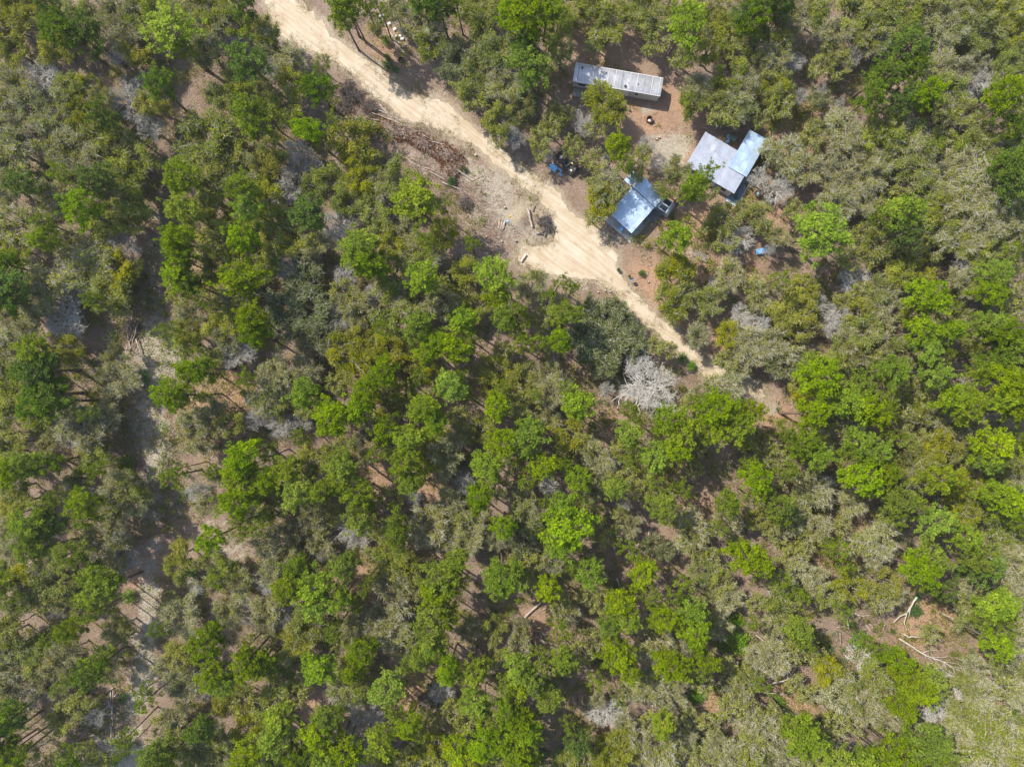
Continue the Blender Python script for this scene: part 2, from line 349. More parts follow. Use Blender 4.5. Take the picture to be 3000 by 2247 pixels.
# ------------------------------------------------------------------ labels that single each thing out
LM = [("mobile home",1812,233),("galvanised shed roof",1868,600),("white L-shaped roof",2110,480),("burn pile by the road",1605,650),
 ("wrecked car",1660,480),("rusty fire ring",1901,352),("round white tub",2253,583),("blue bench top",2228,738),("fallen white trunk",2700,1900),
 ("forked pale log",2670,1810),("V of dark fallen poles",385,990),("bundle of fallen poles",330,2080),("great silver bare tree",1900,1130),
 ("pale fallen log",1550,1790),("white blocks by the road",1140,80),("road's end",2260,1190),("log pile beside the road",1160,370),
 ("top left corner",0,0),("top right corner",3000,0),("bottom left corner",0,2247),("bottom right corner",3000,2247),
 ("left edge's midpoint",0,1120),("right edge's midpoint",3000,1120),("bottom edge's midpoint",1500,2247),
 ("photo's centre",1500,1120),("black tub by the road",1862,833),("sand strip's lower end",400,2247),("sand strip's widest spot",470,1050)]
ORD = "nearest second third fourth fifth sixth seventh eighth ninth tenth eleventh twelfth thirteenth fourteenth fifteenth sixteenth seventeenth eighteenth nineteenth twentieth".split()
DIR = ["right of", "up-right of", "above", "up-left of", "left of", "down-left of", "below", "down-right of"]
PEND = []
def want_label(o, px, py, desc): PEND.append((o, px, py, desc))
def flush_labels():
    B = {}
    for o, px, py, desc in PEND:
        k = min(range(len(LM)), key=lambda i: (LM[i][1] - px) ** 2 + (LM[i][2] - py) ** 2)
        dx, dy = px - LM[k][1], LM[k][2] - py
        s = int(round(math.degrees(math.atan2(dy, dx)) / 45)) % 8
        B.setdefault((k, s, desc), []).append((math.hypot(dx, dy), o))
    for (k, s, desc), l in B.items():
        l.sort(key=lambda q: q[0])
        for i, (_, o) in enumerate(l):
            if len(l) == 1: o['label'] = f"{desc}, the only one {DIR[s]} the {LM[k][0]}"
            elif i < len(ORD): o['label'] = f"{desc}, {ORD[i]} one {DIR[s]} the {LM[k][0]}"
            else: o['label'] = f"{desc}, outermost {DIR[s]} the {LM[k][0]}"

# ------------------------------------------------------------------ tree shapes (each drawn once, then copied)
def branch_pts(a, b, n=5, wob=.1, sag=0.):
    a = np.array(a, float); b = np.array(b, float); L = np.linalg.norm(b - a); t = np.linspace(0, 1, n)[:, None]
    p = a + (b - a) * t; p[1:] += RS.normal(size=(n - 1, 3)) * wob * L * .5; p[:, 2] += sag * (t[:, 0] ** 2) * L
    return p
def make_pine(seed, low=False, sparse=1.0):
    """nominal: crown radius 2.5, height 14"""
    global RS; RS = np.random.RandomState(seed)
    H, R = 14., 2.5; tr = MB(); cr = MB()
    lean = RS.normal(size=2) * .35; ph = RS.rand() * 6
    tz = np.linspace(0, 1, 9); tp = np.stack([lean[0] * tz ** 2 + .12 * np.sin(tz * 5 + ph), lean[1] * tz ** 2 + .12 * np.cos(tz * 4 + ph), tz * H * .97], 1)
    tp[0, 2] = -.3
    tr.tube(tp, np.interp(tz, [0, .06, .6, 1], [.24, .18, .13, .04]), 6)
    nb = int(RS.randint(26, 34) * (.5 if low else 1)); ang = RS.rand() * 6; tuf = []; tt = []
    lob = RS.rand(5) * 6.28; lw = .45 + .55 * RS.rand(5)
    for i in range(nb):
        q = (i + .5) / nb; z = H * (.60 + .37 * q); ang += 2.4 + RS.normal() * .3
        prof = math.sqrt(max(.02, 1 - (max(0, q - .25) / .78) ** 2)) * (.75 + .25 * min(1, q * 4))
        dirv = (.62 + .38 * max(lw[k] * max(0, cos(ang - lob[k])) for k in range(5)))
        L = R * prof * dirv * (.8 + .35 * RS.rand())
        c = np.array([np.interp(z, tp[:, 2], tp[:, 0]), np.interp(z, tp[:, 2], tp[:, 1]), z])
        e = c + np.array([cos(ang) * L, sin(ang) * L, L * (.15 + .35 * q + RS.normal() * .1)])
        p = branch_pts(c, e, 4, .08, .08); tr.tube(p, np.linspace(.055, .018, 4), 3, cap=False)
        nt_ = int((3 + L * 2.0) * sparse); bt = RS.rand()
        for k in range(nt_):
            s = 1 - .62 * RS.rand() ** 1.2
            o = RS.normal(size=3) * np.array([.30, .30, .16]) * (.6 + .25 * L)
            tuf.append(c + (e - c) * s + o + np.array([0, 0, .1])); tt.append(bt)
            if not low and RS.rand() < .35: tr.strips([c + (e - c) * max(0, s - .25)], [tuf[-1]], [.02], .5)
    tuf = np.array(tuf); tt = np.array(tt); n = len(tuf); B = 15 if low else 30
    d = RS.normal(size=(n, B, 3)); d[:, :, 2] = d[:, :, 2] * .8 + .35; d /= np.linalg.norm(d, axis=2)[:, :, None]
    rad = (.31 + .14 * RS.rand(n, 1, 1)); a = (tuf[:, None] + d * rad * .15).reshape(-1, 3); b = (tuf[:, None] + d * rad * (.8 + .4 * RS.rand(n, B, 1))).reshape(-1, 3)
    dd = b - a; u = np.cross(dd, RS.normal(size=dd.shape)); u /= np.linalg.norm(u, axis=1)[:, None] + 1e-9; wd = .055 if not low else .075
    vv = np.stack([a - u * .012, a + u * .012, a + dd * .6 + u * wd, b], 1).copy(); vv[:, 3] = b
    vv2 = np.stack([a, a + dd * .55 + u * wd, b, a + dd * .55 - u * wd], 1).reshape(-1, 3)
    tint = np.repeat(np.clip(.25 + .5 * tt + RS.normal(size=n) * .13, 0, 1), B) + RS.normal(size=n * B) * .06
    cr.add(vv2, np.arange(4 * n * B).reshape(-1, 4), tint)
    return tr, cr
def make_oak(seed, low=False, leaf=1.0, grey=0.0, big=1.0):
    """nominal: crown radius 2.5, height 7.5; leaf = leaf amount, grey = amount of bare grey twigs"""
    global RS; RS = np.random.RandomState(seed)
    H, R = 7.5, 2.5; tr = MB(); cr = MB(); base = np.array([0, 0, -.2])
    fork = np.array([RS.normal() * .2, RS.normal() * .2, H * .35])
    tr.tube(branch_pts(base, fork, 4, .06), [.22, .17, .15, .13], 6)
    limbs = []; nl = RS.randint(6, 9); a0 = RS.rand() * 6.28; tips = []
    lob = 1 + .22 * np.sin(np.arange(nl) * 2.1 + a0) + RS.normal(size=nl) * .1
    for i in range(nl):
        a = a0 + i * 2 * pi / nl + RS.normal() * .25; rr_ = R * (.25 if i == 0 else .62) * lob[i]
        e = np.array([cos(a) * rr_, sin(a) * rr_, H * (.88 if i == 0 else .70 + .12 * RS.rand())])
        p = branch_pts(fork, e, 6, .13, .06); tr.tube(p, np.linspace(.10, .03, 6), 4, cap=False)
        for j in range(5):
            s = .35 + .65 * (j + RS.rand()) / 5; c = np.array([np.interp(s, np.linspace(0, 1, 6), p[:, k]) for k in range(3)])
            a2 = a + RS.normal() * 1.0; L = R * (.30 + .28 * RS.rand())
            e2 = c + np.array([cos(a2) * L, sin(a2) * L, L * (.25 + .6 * RS.rand())])
            zc = H * (.60 + .38 * math.sqrt(max(0, 1 - min(1, (e2[0] ** 2 + e2[1] ** 2) / (R * 1.05) ** 2)))); e2[2] = min(e2[2], zc + .2)
            q = branch_pts(c, e2, 4, .15); tr.tube(q, np.linspace(.035, .012, 4), 3, cap=False); tips.append((q, a2))
    A, Bp, Wd = [], [], []; LC, LT, LN = [], [], []
    nTw = int((11 if low else 30) * grey); nLf = int((34 if low else 120) * leaf)
    for q, a2 in tips:
        ct = RS.rand(); k = max(nTw, 3)
        s = RS.rand(k) * .8 + .2; c = np.stack([np.interp(s, np.linspace(0, 1, 4), q[:, m]) for m in range(3)], 1)
        d = RS.normal(size=(k, 3)) + (q[-1] - q[0]) / np.linalg.norm(q[-1] - q[0]) * 1.3 + np.array([0, 0, .35]); d /= np.linalg.norm(d, axis=1)[:, None]
        L = (.35 + .45 * RS.rand(k))[:, None]; e = c + d * L
        if nTw:
            A.append(c); Bp.append(e); Wd.append(.020 + .010 * RS.rand(k))
            d2 = d + RS.normal(size=(k, 3)) * .5; A.append(c + d * L * .5); Bp.append(c + d * L * .5 + d2 * L * .55); Wd.append(.014 + .006 * RS.rand(k))
            d3 = d + RS.normal(size=(k, 3)) * .6; A.append(c + d * L * .7); Bp.append(c + d * L * .7 + d3 * L * .5); Wd.append(.013 + .006 * RS.rand(k))
        if nLf:
            m = nLf; anchor = e[RS.randint(0, k, m)] * .55 + c[RS.randint(0, k, m)] * .45
            pos = anchor + RS.normal(size=(m, 3)) * np.array([.24, .24, .17])
            LC.append(pos); LT.append(np.clip(.2 + .6 * ct + RS.normal(size=m) * .14, 0, 1)); LN.append(np.tile((q[-1] - fork) / np.linalg.norm(q[-1] - fork) * .5, (m, 1)))
    if A: cr.strips(np.vstack(A), np.vstack(Bp), np.concatenate(Wd) * (1.5 if low else .85), .5, 1)
    if LC: cr.leaves(np.vstack(LC), (.072 + .055 * RS.rand(sum(len(x) for x in LC))) * (1.5 if low else 1), np.concatenate(LT), np.vstack(LN), .62, 0, .7)
    return tr, cr
def make_bare(seed, low=False, big=False):
    global RS; RS = np.random.RandomState(seed)
    H, R = 7.5, 2.5; tr = MB(); cr = MB(); fork = np.array([RS.normal() * .15, RS.normal() * .15, H * .3]); th = 1.0 if not big else .8
    tr.tube(branch_pts((0, 0, -.2), fork, 4, .06), [.2 * th, .17 * th, .15 * th, .13 * th], 6)
    A, Bp, Wd = [], [], []; a0 = RS.rand() * 6.28; nl = 9 if not big else 12
    depth = 4 if not big else 5
    lf = lambda a: .62 + .38 * max(cos(a * 2.5 + a0), cos(a * 1.5 - a0 * 2)) if big else 1.0
    def grow(c, d, L, r, lev):
        e = c + d * L; p = branch_pts(c, e, 4, .12 if lev < 3 else .08)
        if lev < 3: tr.tube(p, np.linspace(r, r * .6, 4) * (1.3 if not big else 1), 4 if lev < 2 else 3, cap=False)
        else:
            for i in range(3): A.append(p[i]); Bp.append(p[i + 1]); Wd.append(max(.013, r * .8))
        if lev >= depth: return
        nchild = ((4, 4, 5, 4, 4) if not big else (4, 4, 4, 3, 3))[lev] if not low else (3, 4, 4, 0, 0)[lev]
        for i in range(nchild):
            s = .3 + .7 * (i + 1) / nchild; c2 = np.array([np.interp(s, np.linspace(0, 1, 4), p[:, m]) for m in range(3)])
            d2 = d + RS.normal(size=3) * .62; d2[2] = d2[2] * .8 + .12; d2 /= np.linalg.norm(d2)
            if c2[2] + d2[2] * L > H: d2[2] *= .2
            if np.hypot(c2[0], c2[1]) > R * .95 * lf(math.atan2(c2[1], c2[0])): continue
            grow(c2, d2, L * (.55 + .2 * RS.rand()), r * .55, lev + 1)
    for i in range(nl if not low else 6):
        a = a0 + i * 2.4; el = .35 + .75 * RS.rand(); d = np.array([cos(a) * cos(el), sin(a) * cos(el), sin(el)])
        L = 1.35 if not big else 1.25
        grow(fork + np.array([0, 0, RS.rand() * .8]), d, L * (.8 + .4 * RS.rand()), .07 * th, 0)
    cr.strips(A, Bp, np.array(Wd) * (1.5 if low else (.42 if big else .72)), .5, 1)
    return tr, cr
def make_shrub(seed, n=700):
    global RS; RS = np.random.RandomState(seed); tr = MB(); cr = MB()
    cs = []
    for i in range(14):
        a = i * 2.4; r = .75 * math.sqrt((i + .5) / 14); c = np.array([cos(a) * r, sin(a) * r, .45 + .5 * (1 - r) + RS.rand() * .15]); cs.append(c)
        tr.tube(branch_pts((0, 0, -.1), c, 4, .1), [.03, .025, .018, .01], 3, cap=False)
    cs = np.array(cs); k = RS.randint(0, 14, n); pos = cs[k] + RS.normal(size=(n, 3)) * np.array([.17, .17, .14])
    cr.leaves(pos, .06 + .05 * RS.rand(n), np.clip(.2 + .6 * (k / 14) + RS.normal(size=n) * .15, 0, 1), None, .55, 0, .6)
    return tr, cr
def protos(fn, n, seed, mats_t, mats_c, nm, **kw):
    out = []
    for i in range(n):
        t, c = fn(seed + i * 13, **kw); out.append((t.mesh(nm + "_trunk", mats_t), c.mesh(nm + "_crown", mats_c)))
    return out
tw = M['twig']
KIND = {
 'P': dict(p=protos(make_pine, 7, 100, [M['pbark']], [M['pine']], "pine"), cat='pine tree', nm='pine_tree', d='bright green tufted pine tree', H=(12, 17)),
 'D': dict(p=protos(make_pine, 4, 300, [M['pbark']], [M['dpine']], "dark_pine"), cat='pine tree', nm='pine_tree', d='dark green pine tree', H=(11, 15)),
 'Y': dict(p=protos(make_oak, 5, 400, [M['obark']], [M['yoak'], tw], "yellow_oak", leaf=1.3, grey=.15), cat='oak tree', nm='oak_tree', d='yellow-green oak tree', H=(6.5, 9)),
 'O': dict(p=protos(make_oak, 6, 500, [M['obark']], [M['ooak'], tw], "olive_oak", leaf=1.2, grey=.35), cat='oak tree', nm='oak_tree', d='olive-green leafy oak tree', H=(6.5, 9.5)),
 'G': dict(p=protos(make_oak, 7, 600, [M['obark']], [M['goak'], tw], "grey_oak", leaf=.8, grey=.95), cat='lichened oak', nm='lichened_oak_tree', d='grey-green half-bare oak tree', H=(6.5, 9.5)),
 'T': dict(p=protos(make_oak, 4, 700, [M['obark']], [M['toak'], tw], "live_oak", leaf=1.05, grey=.35), cat='live oak', nm='live_oak_tree', d='dark bluish-green live oak', H=(6, 8)),
 'B': dict(p=protos(make_bare, 5, 800, [M['btwig']], [M['goak'], M['btwig']], "bare_tree"), cat='bare tree', nm='bare_tree', d='bare silvery-twigged tree', H=(7, 9)),
 'V': dict(p=protos(make_oak, 3, 900, [M['obark']], [M['ooak'], tw], "thin_oak", leaf=.38, grey=.5), cat='oak tree', nm='oak_tree', d='thin see-through oak tree', H=(8, 9)),
 'L': dict(p=protos(make_shrub, 3, 950, [M['obark']], [M['lime']], "lime_shrub"), cat='shrub', nm='shrub', d='bright lime-green shrub', H=(1.2, 2.2)),
 'S': dict(p=protos(make_shrub, 3, 980, [M['obark']], [M['shrub']], "shrub"), cat='shrub', nm='shrub', d='small dull green shrub', H=(.9, 1.5)),
}
LOW = {'P': protos(make_pine, 3, 1100, [M['pbark']], [M['pine']], "pine_low", low=True), 'G': protos(make_oak, 3, 1200, [M['obark']], [M['goak'], tw], "grey_low", low=True, leaf=.6, grey=1.1),
       'O': protos(make_oak, 3, 1300, [M['obark']], [M['ooak'], tw], "oak_low", low=True, leaf=1., grey=.4)}
GROUP = {'pine tree': 'pine trees of the wood', 'oak tree': 'oak trees of the wood', 'lichened oak': 'half-bare oaks of the wood', 'live oak': 'dark live oaks', 'bare tree': 'bare trees of the wood', 'shrub': 'shrubs in the clearings'}
# ------------------------------------------------------------------ every tree of the wood: kind x y radius, read tile by tile, plus a few added to shade the roofs
SC = 2250 / 1018.5 * 1.0
TILES = {
(0,0): """Y 60 140 130;Y 170 20 100;D 290 40 80;Y 270 170 100;D 400 190 110;D 560 220 110;O 480 60 90;G 620 60 90;G 800 160 130;Y 870 290 110;P 1100 200 160;D 1200 310 80;G 720 320 70;O 960 70 90;G 1080 30 80;G 1340 170 120;O 1530 130 90;D 1560 20 80;O 1440 30 90;G 1480 240 90;D 1590 370 140;O 1520 520 120;G 1330 330 110;G 1250 520 120;B 880 540 90;D 1000 540 100;G 760 600 110;Y 960 650 90;B 920 790 120;B 1280 690 90;O 1430 620 110;G 1560 620 90;P 1640 760 120;O 1330 880 160;Y 1430 980 110;O 1560 850 90;Y 570 570 90;Y 530 720 90;G 640 640 90;D 660 750 110;G 350 650 90;O 440 660 80;O 440 530 100;G 200 420 140;Y 330 280 100;O 60 300 100;G 60 580 130;G 180 690 110;G 60 850 120;G 300 870 130;O 430 860 90;O 620 880 120;G 480 980 130;O 400 1060 110;G 660 1010 100;O 860 1000 110;G 60 1040 130;D 150 1180 90;P 350 1120 90;D 600 1150 140;O 800 1150 110;O 830 1290 110;P 540 1360 140;G 340 1280 110;P 280 1450 80;P 280 1560 80;G 100 1470 130;Y 60 1600 100;G 440 1590 100;B 590 1610 100;O 700 1430 120;G 760 1570 110;O 820 1430 90;G 1000 1500 100;G 1040 1150 70;P 1160 1140 110;O 1290 1060 110;O 1360 1200 120;P 1170 1350 110;Y 1300 1360 110;P 1140 1540 100;P 1170 1630 90;Y 1420 1400 100;O 1420 1560 130;P 1540 1240 110;P 1590 1340 90;P 1560 1530 120;G 1590 1090 100;G 1090 1290 60""",
(750,0): """O 60 200 90;G 150 330 110;G 90 420 90;Y 220 510 100;D 380 540 100;O 170 680 120;O 20 560 80;P 20 700 80;P 350 830 110;P 500 770 60;L 680 820 65;Y 620 900 160;Y 640 1010 130;O 420 400 60;G 240 950 90;B 330 1040 90;B 210 1080 90;O 100 960 100;Y 60 1070 90;B 150 1230 110;O 470 1140 100;Y 690 1170 120;O 880 1150 110;G 820 1200 90;P 1040 1290 140;P 1220 1330 70;D 330 1370 120;O 370 1200 90;O 580 1300 100;Y 180 1410 55;Y 60 1260 100;O 60 1400 110;O 760 1370 110;B 520 1450 110;P 650 1580 150;Y 890 1580 90;G 990 1510 90;Y 1220 1500 110;P 1110 1560 80;P 1390 1570 60;Y 100 1560 110;O 230 1580 100;G 380 1590 100;O 780 1500 90;O 1060 1620 100;P 560 90 85;P 610 50 90;P 700 10 80;P 800 40 70;G 900 60 80;G 1080 150 120;O 1130 270 110;Y 780 150 45;L 840 260 35;S 850 420 35;S 850 370 25;D 1200 30 90;D 1310 20 70;T 1300 370 115;T 1240 450 75;O 1420 60 100;O 1460 230 90;P 1630 100 100;O 1570 330 120;O 1400 480 110;G 1600 560 110;O 1420 640 90;O 1400 560 100;O 1570 760 110;B 1640 850 80;O 1580 880 70;S 1265 1170 28;S 900 450 25;S 1350 1095 20""",
(1500,0): """P 100 130 150;P 230 30 110;P 240 250 70;P 290 150 85;D 60 300 90;O 400 90 110;O 620 130 150;O 560 220 100;O 740 70 90;D 100 400 120;P 150 60 110;O 900 130 110;P 1120 130 130;O 950 270 100;O 1040 20 80;O 1270 100 90;Y 1390 140 100;O 1430 230 100;Y 1280 310 110;Y 1110 380 80;D 1560 100 110;D 1500 80 90;O 1600 200 90;Y 1450 320 90;G 1250 490 90;G 1200 560 85;O 1190 650 90;G 1580 300 80;G 1620 370 70;O 1440 470 100;O 1370 590 120;G 1510 560 100;O 1480 670 100;O 1620 760 60;O 1420 750 70;Y 600 650 130;O 660 700 90;B 470 760 85;O 540 820 70;Y 270 710 60;O 260 800 85;Y 350 730 50;B 50 560 100;O 60 650 80;B 30 880 65;O 170 880 85;O 190 960 75;B 240 960 55;O 400 930 75;G 380 980 50;P 680 940 100;P 730 1030 85;B 880 910 75;O 820 1060 80;O 850 980 55;G 540 1050 80;B 630 1110 80;Y 600 1280 130;Y 530 1200 75;Y 540 1390 80;O 660 1240 75;G 1080 1100 100;O 1030 1190 85;P 1270 1110 85;P 1180 1200 85;P 1150 1270 50;Y 1280 1240 75;V 620 1200 100;V 330 310 95;V 1450 690 85;V 1390 740 90;V 1430 1080 120;V 1290 970 90;P 1080 1530 125;O 1370 1420 130;G 1480 1500 130;O 1600 1400 100;O 1400 1560 90;G 1640 1130 75;O 1650 1480 45;O 1500 1330 60""",  # some thin oaks and one pine here are added to shade the roofs
(2250,0): """O 60 150 110;G 170 120 110;O 340 60 90;O 560 60 120;O 760 70 110;G 450 200 90;G 650 200 110;G 700 260 90;O 440 320 100;B 590 330 80;G 60 370 100;B 180 370 90;O 100 270 80;O 340 430 90;Y 800 180 80;B 1090 110 90;G 1230 60 90;G 1180 190 100;O 960 200 80;O 900 60 90;D 930 310 140;D 760 460 130;D 930 430 90;D 690 600 110;P 1010 590 100;D 860 630 100;O 780 740 90;G 1130 420 110;G 1240 460 110;O 1180 570 100;G 1280 590 90;B 1440 460 90;G 1340 390 80;O 1290 160 90;O 1430 50 100;O 1400 190 110;O 1560 60 100;Y 1620 120 90;G 1520 170 70;O 1590 330 110;O 1620 470 100;P 1510 590 120;P 1630 620 80;P 1470 730 60;Y 1180 690 80;O 1280 720 100;G 1210 730 60;O 100 620 95;Y 50 560 80;G 240 600 60;G 350 640 65;B 380 560 50;O 90 680 70;O 40 520 90;B 500 650 50;O 480 430 70;O 310 820 55;O 290 900 85;G 480 840 115;O 660 870 90;G 520 960 100;O 890 850 120;G 920 900 110;O 850 1000 130;G 1000 980 90;O 980 1080 110;G 650 1050 100;G 700 1130 90;G 100 1000 120;G 260 1080 115;G 420 1100 115;G 100 1200 100;G 520 1200 115;G 450 1320 100;G 620 1300 90;O 170 1350 60;O 1380 850 130;O 1320 950 100;B 1530 900 70;O 1420 950 80;G 1280 1060 110;B 1420 1090 80;D 1560 1050 120;D 1610 1150 110;O 1110 880 90;G 1150 1180 120;G 1360 1200 140;O 1030 1240 110;G 1290 1280 130;G 1480 1270 140;O 1620 1240 80;G 1600 1340 100;O 900 1200 80;Y 800 1300 80;P 870 1390 120;Y 750 1350 60;P 700 1420 50;D 880 1480 100;P 330 1490 165;P 420 1430 90;Y 600 1500 70;O 700 1590 110;G 780 1560 90;G 980 1480 80;O 1130 1370 120;G 1220 1400 90;O 1130 1510 90;Y 1100 1600 90;G 1250 1550 110;G 1430 1480 100;G 1560 1440 100;O 1330 1600 110;O 1460 1620 90;G 1600 1530 90;D 1620 1640 70;G 80 1530 60;B 30 1605 45;O 940 1620 90;D 1560 820 80;O 1600 700 90;D 1080 940 60""",
(0,750): """D 60 60 110;D 60 200 120;G 300 180 150;G 200 280 120;G 380 130 130;G 60 380 110;G 160 370 110;G 350 400 150;G 60 560 110;G 550 80 120;Y 720 80 120;Y 680 180 110;O 700 250 100;D 600 290 80;P 570 270 50;O 760 320 80;G 530 190 100;Y 850 60 60;G 1030 100 60;P 1150 20 70;P 1150 130 120;D 1230 190 80;Y 1150 250 80;O 1380 80 110;P 1540 150 120;P 1590 230 80;P 1340 280 80;G 1530 290 90;P 1620 400 110;P 1630 520 100;P 1080 480 85;Y 1190 500 100;O 1210 570 90;Y 1400 470 90;G 1460 520 90;O 1500 420 90;Y 1350 650 80;G 1500 640 110;P 1590 800 75;O 1440 370 80;G 1220 390 90;P 220 620 130;Y 420 590 110;D 220 740 130;D 120 750 80;D 250 900 140;D 330 940 110;O 60 780 110;O 60 940 120;O 200 1020 100;Y 40 720 80;P 560 1000 55;G 440 1070 110;G 560 1130 130;G 640 1060 110;G 420 1180 110;G 300 1230 80;G 770 800 105;G 690 700 65;G 740 600 45;S 920 790 45;S 730 600 35;P 1230 760 115;P 1100 900 110;P 1250 900 95;P 1330 720 80;O 1330 960 75;G 1370 1050 115;G 1250 1080 90;G 1230 1200 95;G 1320 1180 75;B 1620 1070 80;O 1480 1080 80;L 800 1340 80;P 70 1360 90;P 150 1370 80;D 300 1340 90;O 600 1290 100;P 610 1380 60;O 500 1430 110;B 480 1520 90;G 760 1460 110;O 850 1500 100;G 740 1540 90;P 1100 1440 95;P 1160 1380 50;P 1550 1290 130;P 1530 1430 110;P 1610 1440 80;G 1430 1430 70;P 1370 1400 60;P 1580 1580 120;G 1250 1550 90;G 1330 1600 80;P 540 1600 110;P 280 1610 90;P 350 1550 60;Y 90 1600 90;O 70 1500 100;G 1000 1600 80;G 870 1620 80;O 740 1600 80""",
(750,750): """O 60 60 100;G 180 80 110;T 330 170 140;T 200 300 150;T 350 350 150;T 430 500 110;T 150 420 110;T 300 500 100;B 560 120 100;G 540 230 80;G 620 300 110;G 750 230 80;B 490 380 90;B 530 450 70;G 650 370 90;P 720 40 110;D 760 110 80;O 860 110 120;P 1070 150 110;O 1180 230 100;O 900 300 120;G 1030 280 120;G 1220 300 100;O 1200 200 80;G 1050 40 110;Y 1370 90 110;P 1540 130 130;P 1560 260 80;G 1430 320 100;Y 1330 230 60;P 1330 420 110;P 1590 400 110;P 1040 450 130;P 1180 540 110;P 860 480 90;P 1380 530 80;P 1270 590 110;P 1090 610 80;Y 640 540 110;Y 590 640 130;Y 700 640 90;Y 850 600 110;Y 800 540 60;Y 960 660 110;P 810 740 100;P 1060 770 60;Y 1150 790 90;P 1240 850 110;P 1310 770 60;Y 630 780 90;Y 520 820 65;P 720 850 90;P 310 900 100;G 120 760 130;G 200 800 110;G 60 900 110;O 100 960 90;B 60 860 70;B 150 1100 100;B 280 1080 80;B 40 1060 60;G 300 740 90;O 330 990 80;P 480 1080 130;P 660 1000 110;Y 840 880 90;Y 780 960 90;G 950 900 110;Y 970 1000 70;P 1080 960 110;P 1170 1070 100;P 1370 900 50;Y 1560 760 110;Y 1600 600 60;Y 1540 870 100;P 1590 860 60;P 1550 970 90;O 1330 1060 90;Y 1440 1120 110;G 1320 1150 90;P 830 1130 120;P 800 1240 90;T 700 1180 60;G 700 1300 55;O 560 1220 65;D 300 1180 65;P 1000 1160 110;P 970 1350 110;P 990 1470 80;P 1070 1420 70;Y 1120 1300 100;G 1230 1280 110;G 1220 1370 80;P 1480 1360 120;P 1600 1200 110;Y 1570 1290 90;G 1190 1220 70;B 1330 1480 80;P 1440 1560 110;G 1560 1490 100;P 1430 1620 90;B 1010 1590 60;G 1250 1600 90;P 210 1390 120;P 80 1290 80;O 380 1330 120;P 560 1360 120;P 450 1530 100;P 270 1560 110;P 60 1430 110;P 650 1540 110;P 730 1600 90;P 550 1470 80;O 130 1560 100;G 380 1590 70;O 860 1560 85;O 40 1600 100""",
(1500,750): """P 310 170 70;P 400 200 60;P 250 260 80;P 330 350 90;P 140 110 40;G 130 190 105;O 200 400 85;P 40 360 90;D 60 460 90;T 500 360 110;T 600 440 140;T 720 420 105;T 480 520 130;T 640 560 150;T 780 540 100;T 520 660 130;T 600 720 90;T 680 330 70;P 60 560 90;P 170 560 90;P 290 550 80;Y 940 570 65;Y 1050 120 110;Y 1100 60 100;Y 1000 250 75;G 1060 320 105;O 1120 230 80;G 1400 120 110;O 1280 290 95;G 1370 170 80;O 1580 200 90;G 1600 260 80;B 1500 380 80;Y 1410 500 95;B 1580 480 110;G 1560 600 110;G 1200 520 75;O 1400 680 65;G 1450 720 70;O 1000 610 60;L 1160 710 40;L 1100 660 35;B 620 870 60;P 740 1000 60;P 800 1040 70;P 760 1130 90;P 760 1220 60;P 1020 1070 130;P 1080 1150 110;P 1200 960 65;Y 1150 1000 80;P 1330 1020 130;P 1450 1090 130;P 1540 1010 90;P 1300 1140 90;V 1400 850 100;V 1520 800 90;O 1300 820 60;G 1200 900 60;P 1480 1200 60;O 1320 920 80;P 930 1310 120;P 1080 1250 110;Y 1190 1280 60;P 920 1420 70;G 1230 1210 60;O 960 1200 90;G 250 870 110;G 260 780 80;P 420 960 105;P 360 860 60;P 150 900 60;O 60 800 110;Y 130 1000 80;P 400 1010 80;O 60 950 100;P 100 1160 120;Y 370 1150 110;G 250 1050 70;O 450 1200 70;P 210 1340 90;P 340 1340 70;P 420 1440 120;P 100 1420 90;B 250 1510 80;G 560 1300 90;B 640 1340 70;Y 700 1440 90;Y 600 1380 70;G 540 1510 70;P 660 1520 80;P 760 1330 60;G 700 1270 70;O 60 1300 110;P 220 1580 50;P 320 1610 90;P 460 1600 70;P 960 1590 100;P 1110 1510 80;O 850 1530 80;Y 1180 1370 60;P 1600 1420 110;P 1540 1340 70;O 1620 1230 90;P 1400 1590 90;P 1600 1560 90;B 730 1630 60;G 80 1600 100;O 840 1440 70;P 1040 1470 50;S 840 110 26;S 690 90 15;S 760 130 12""",
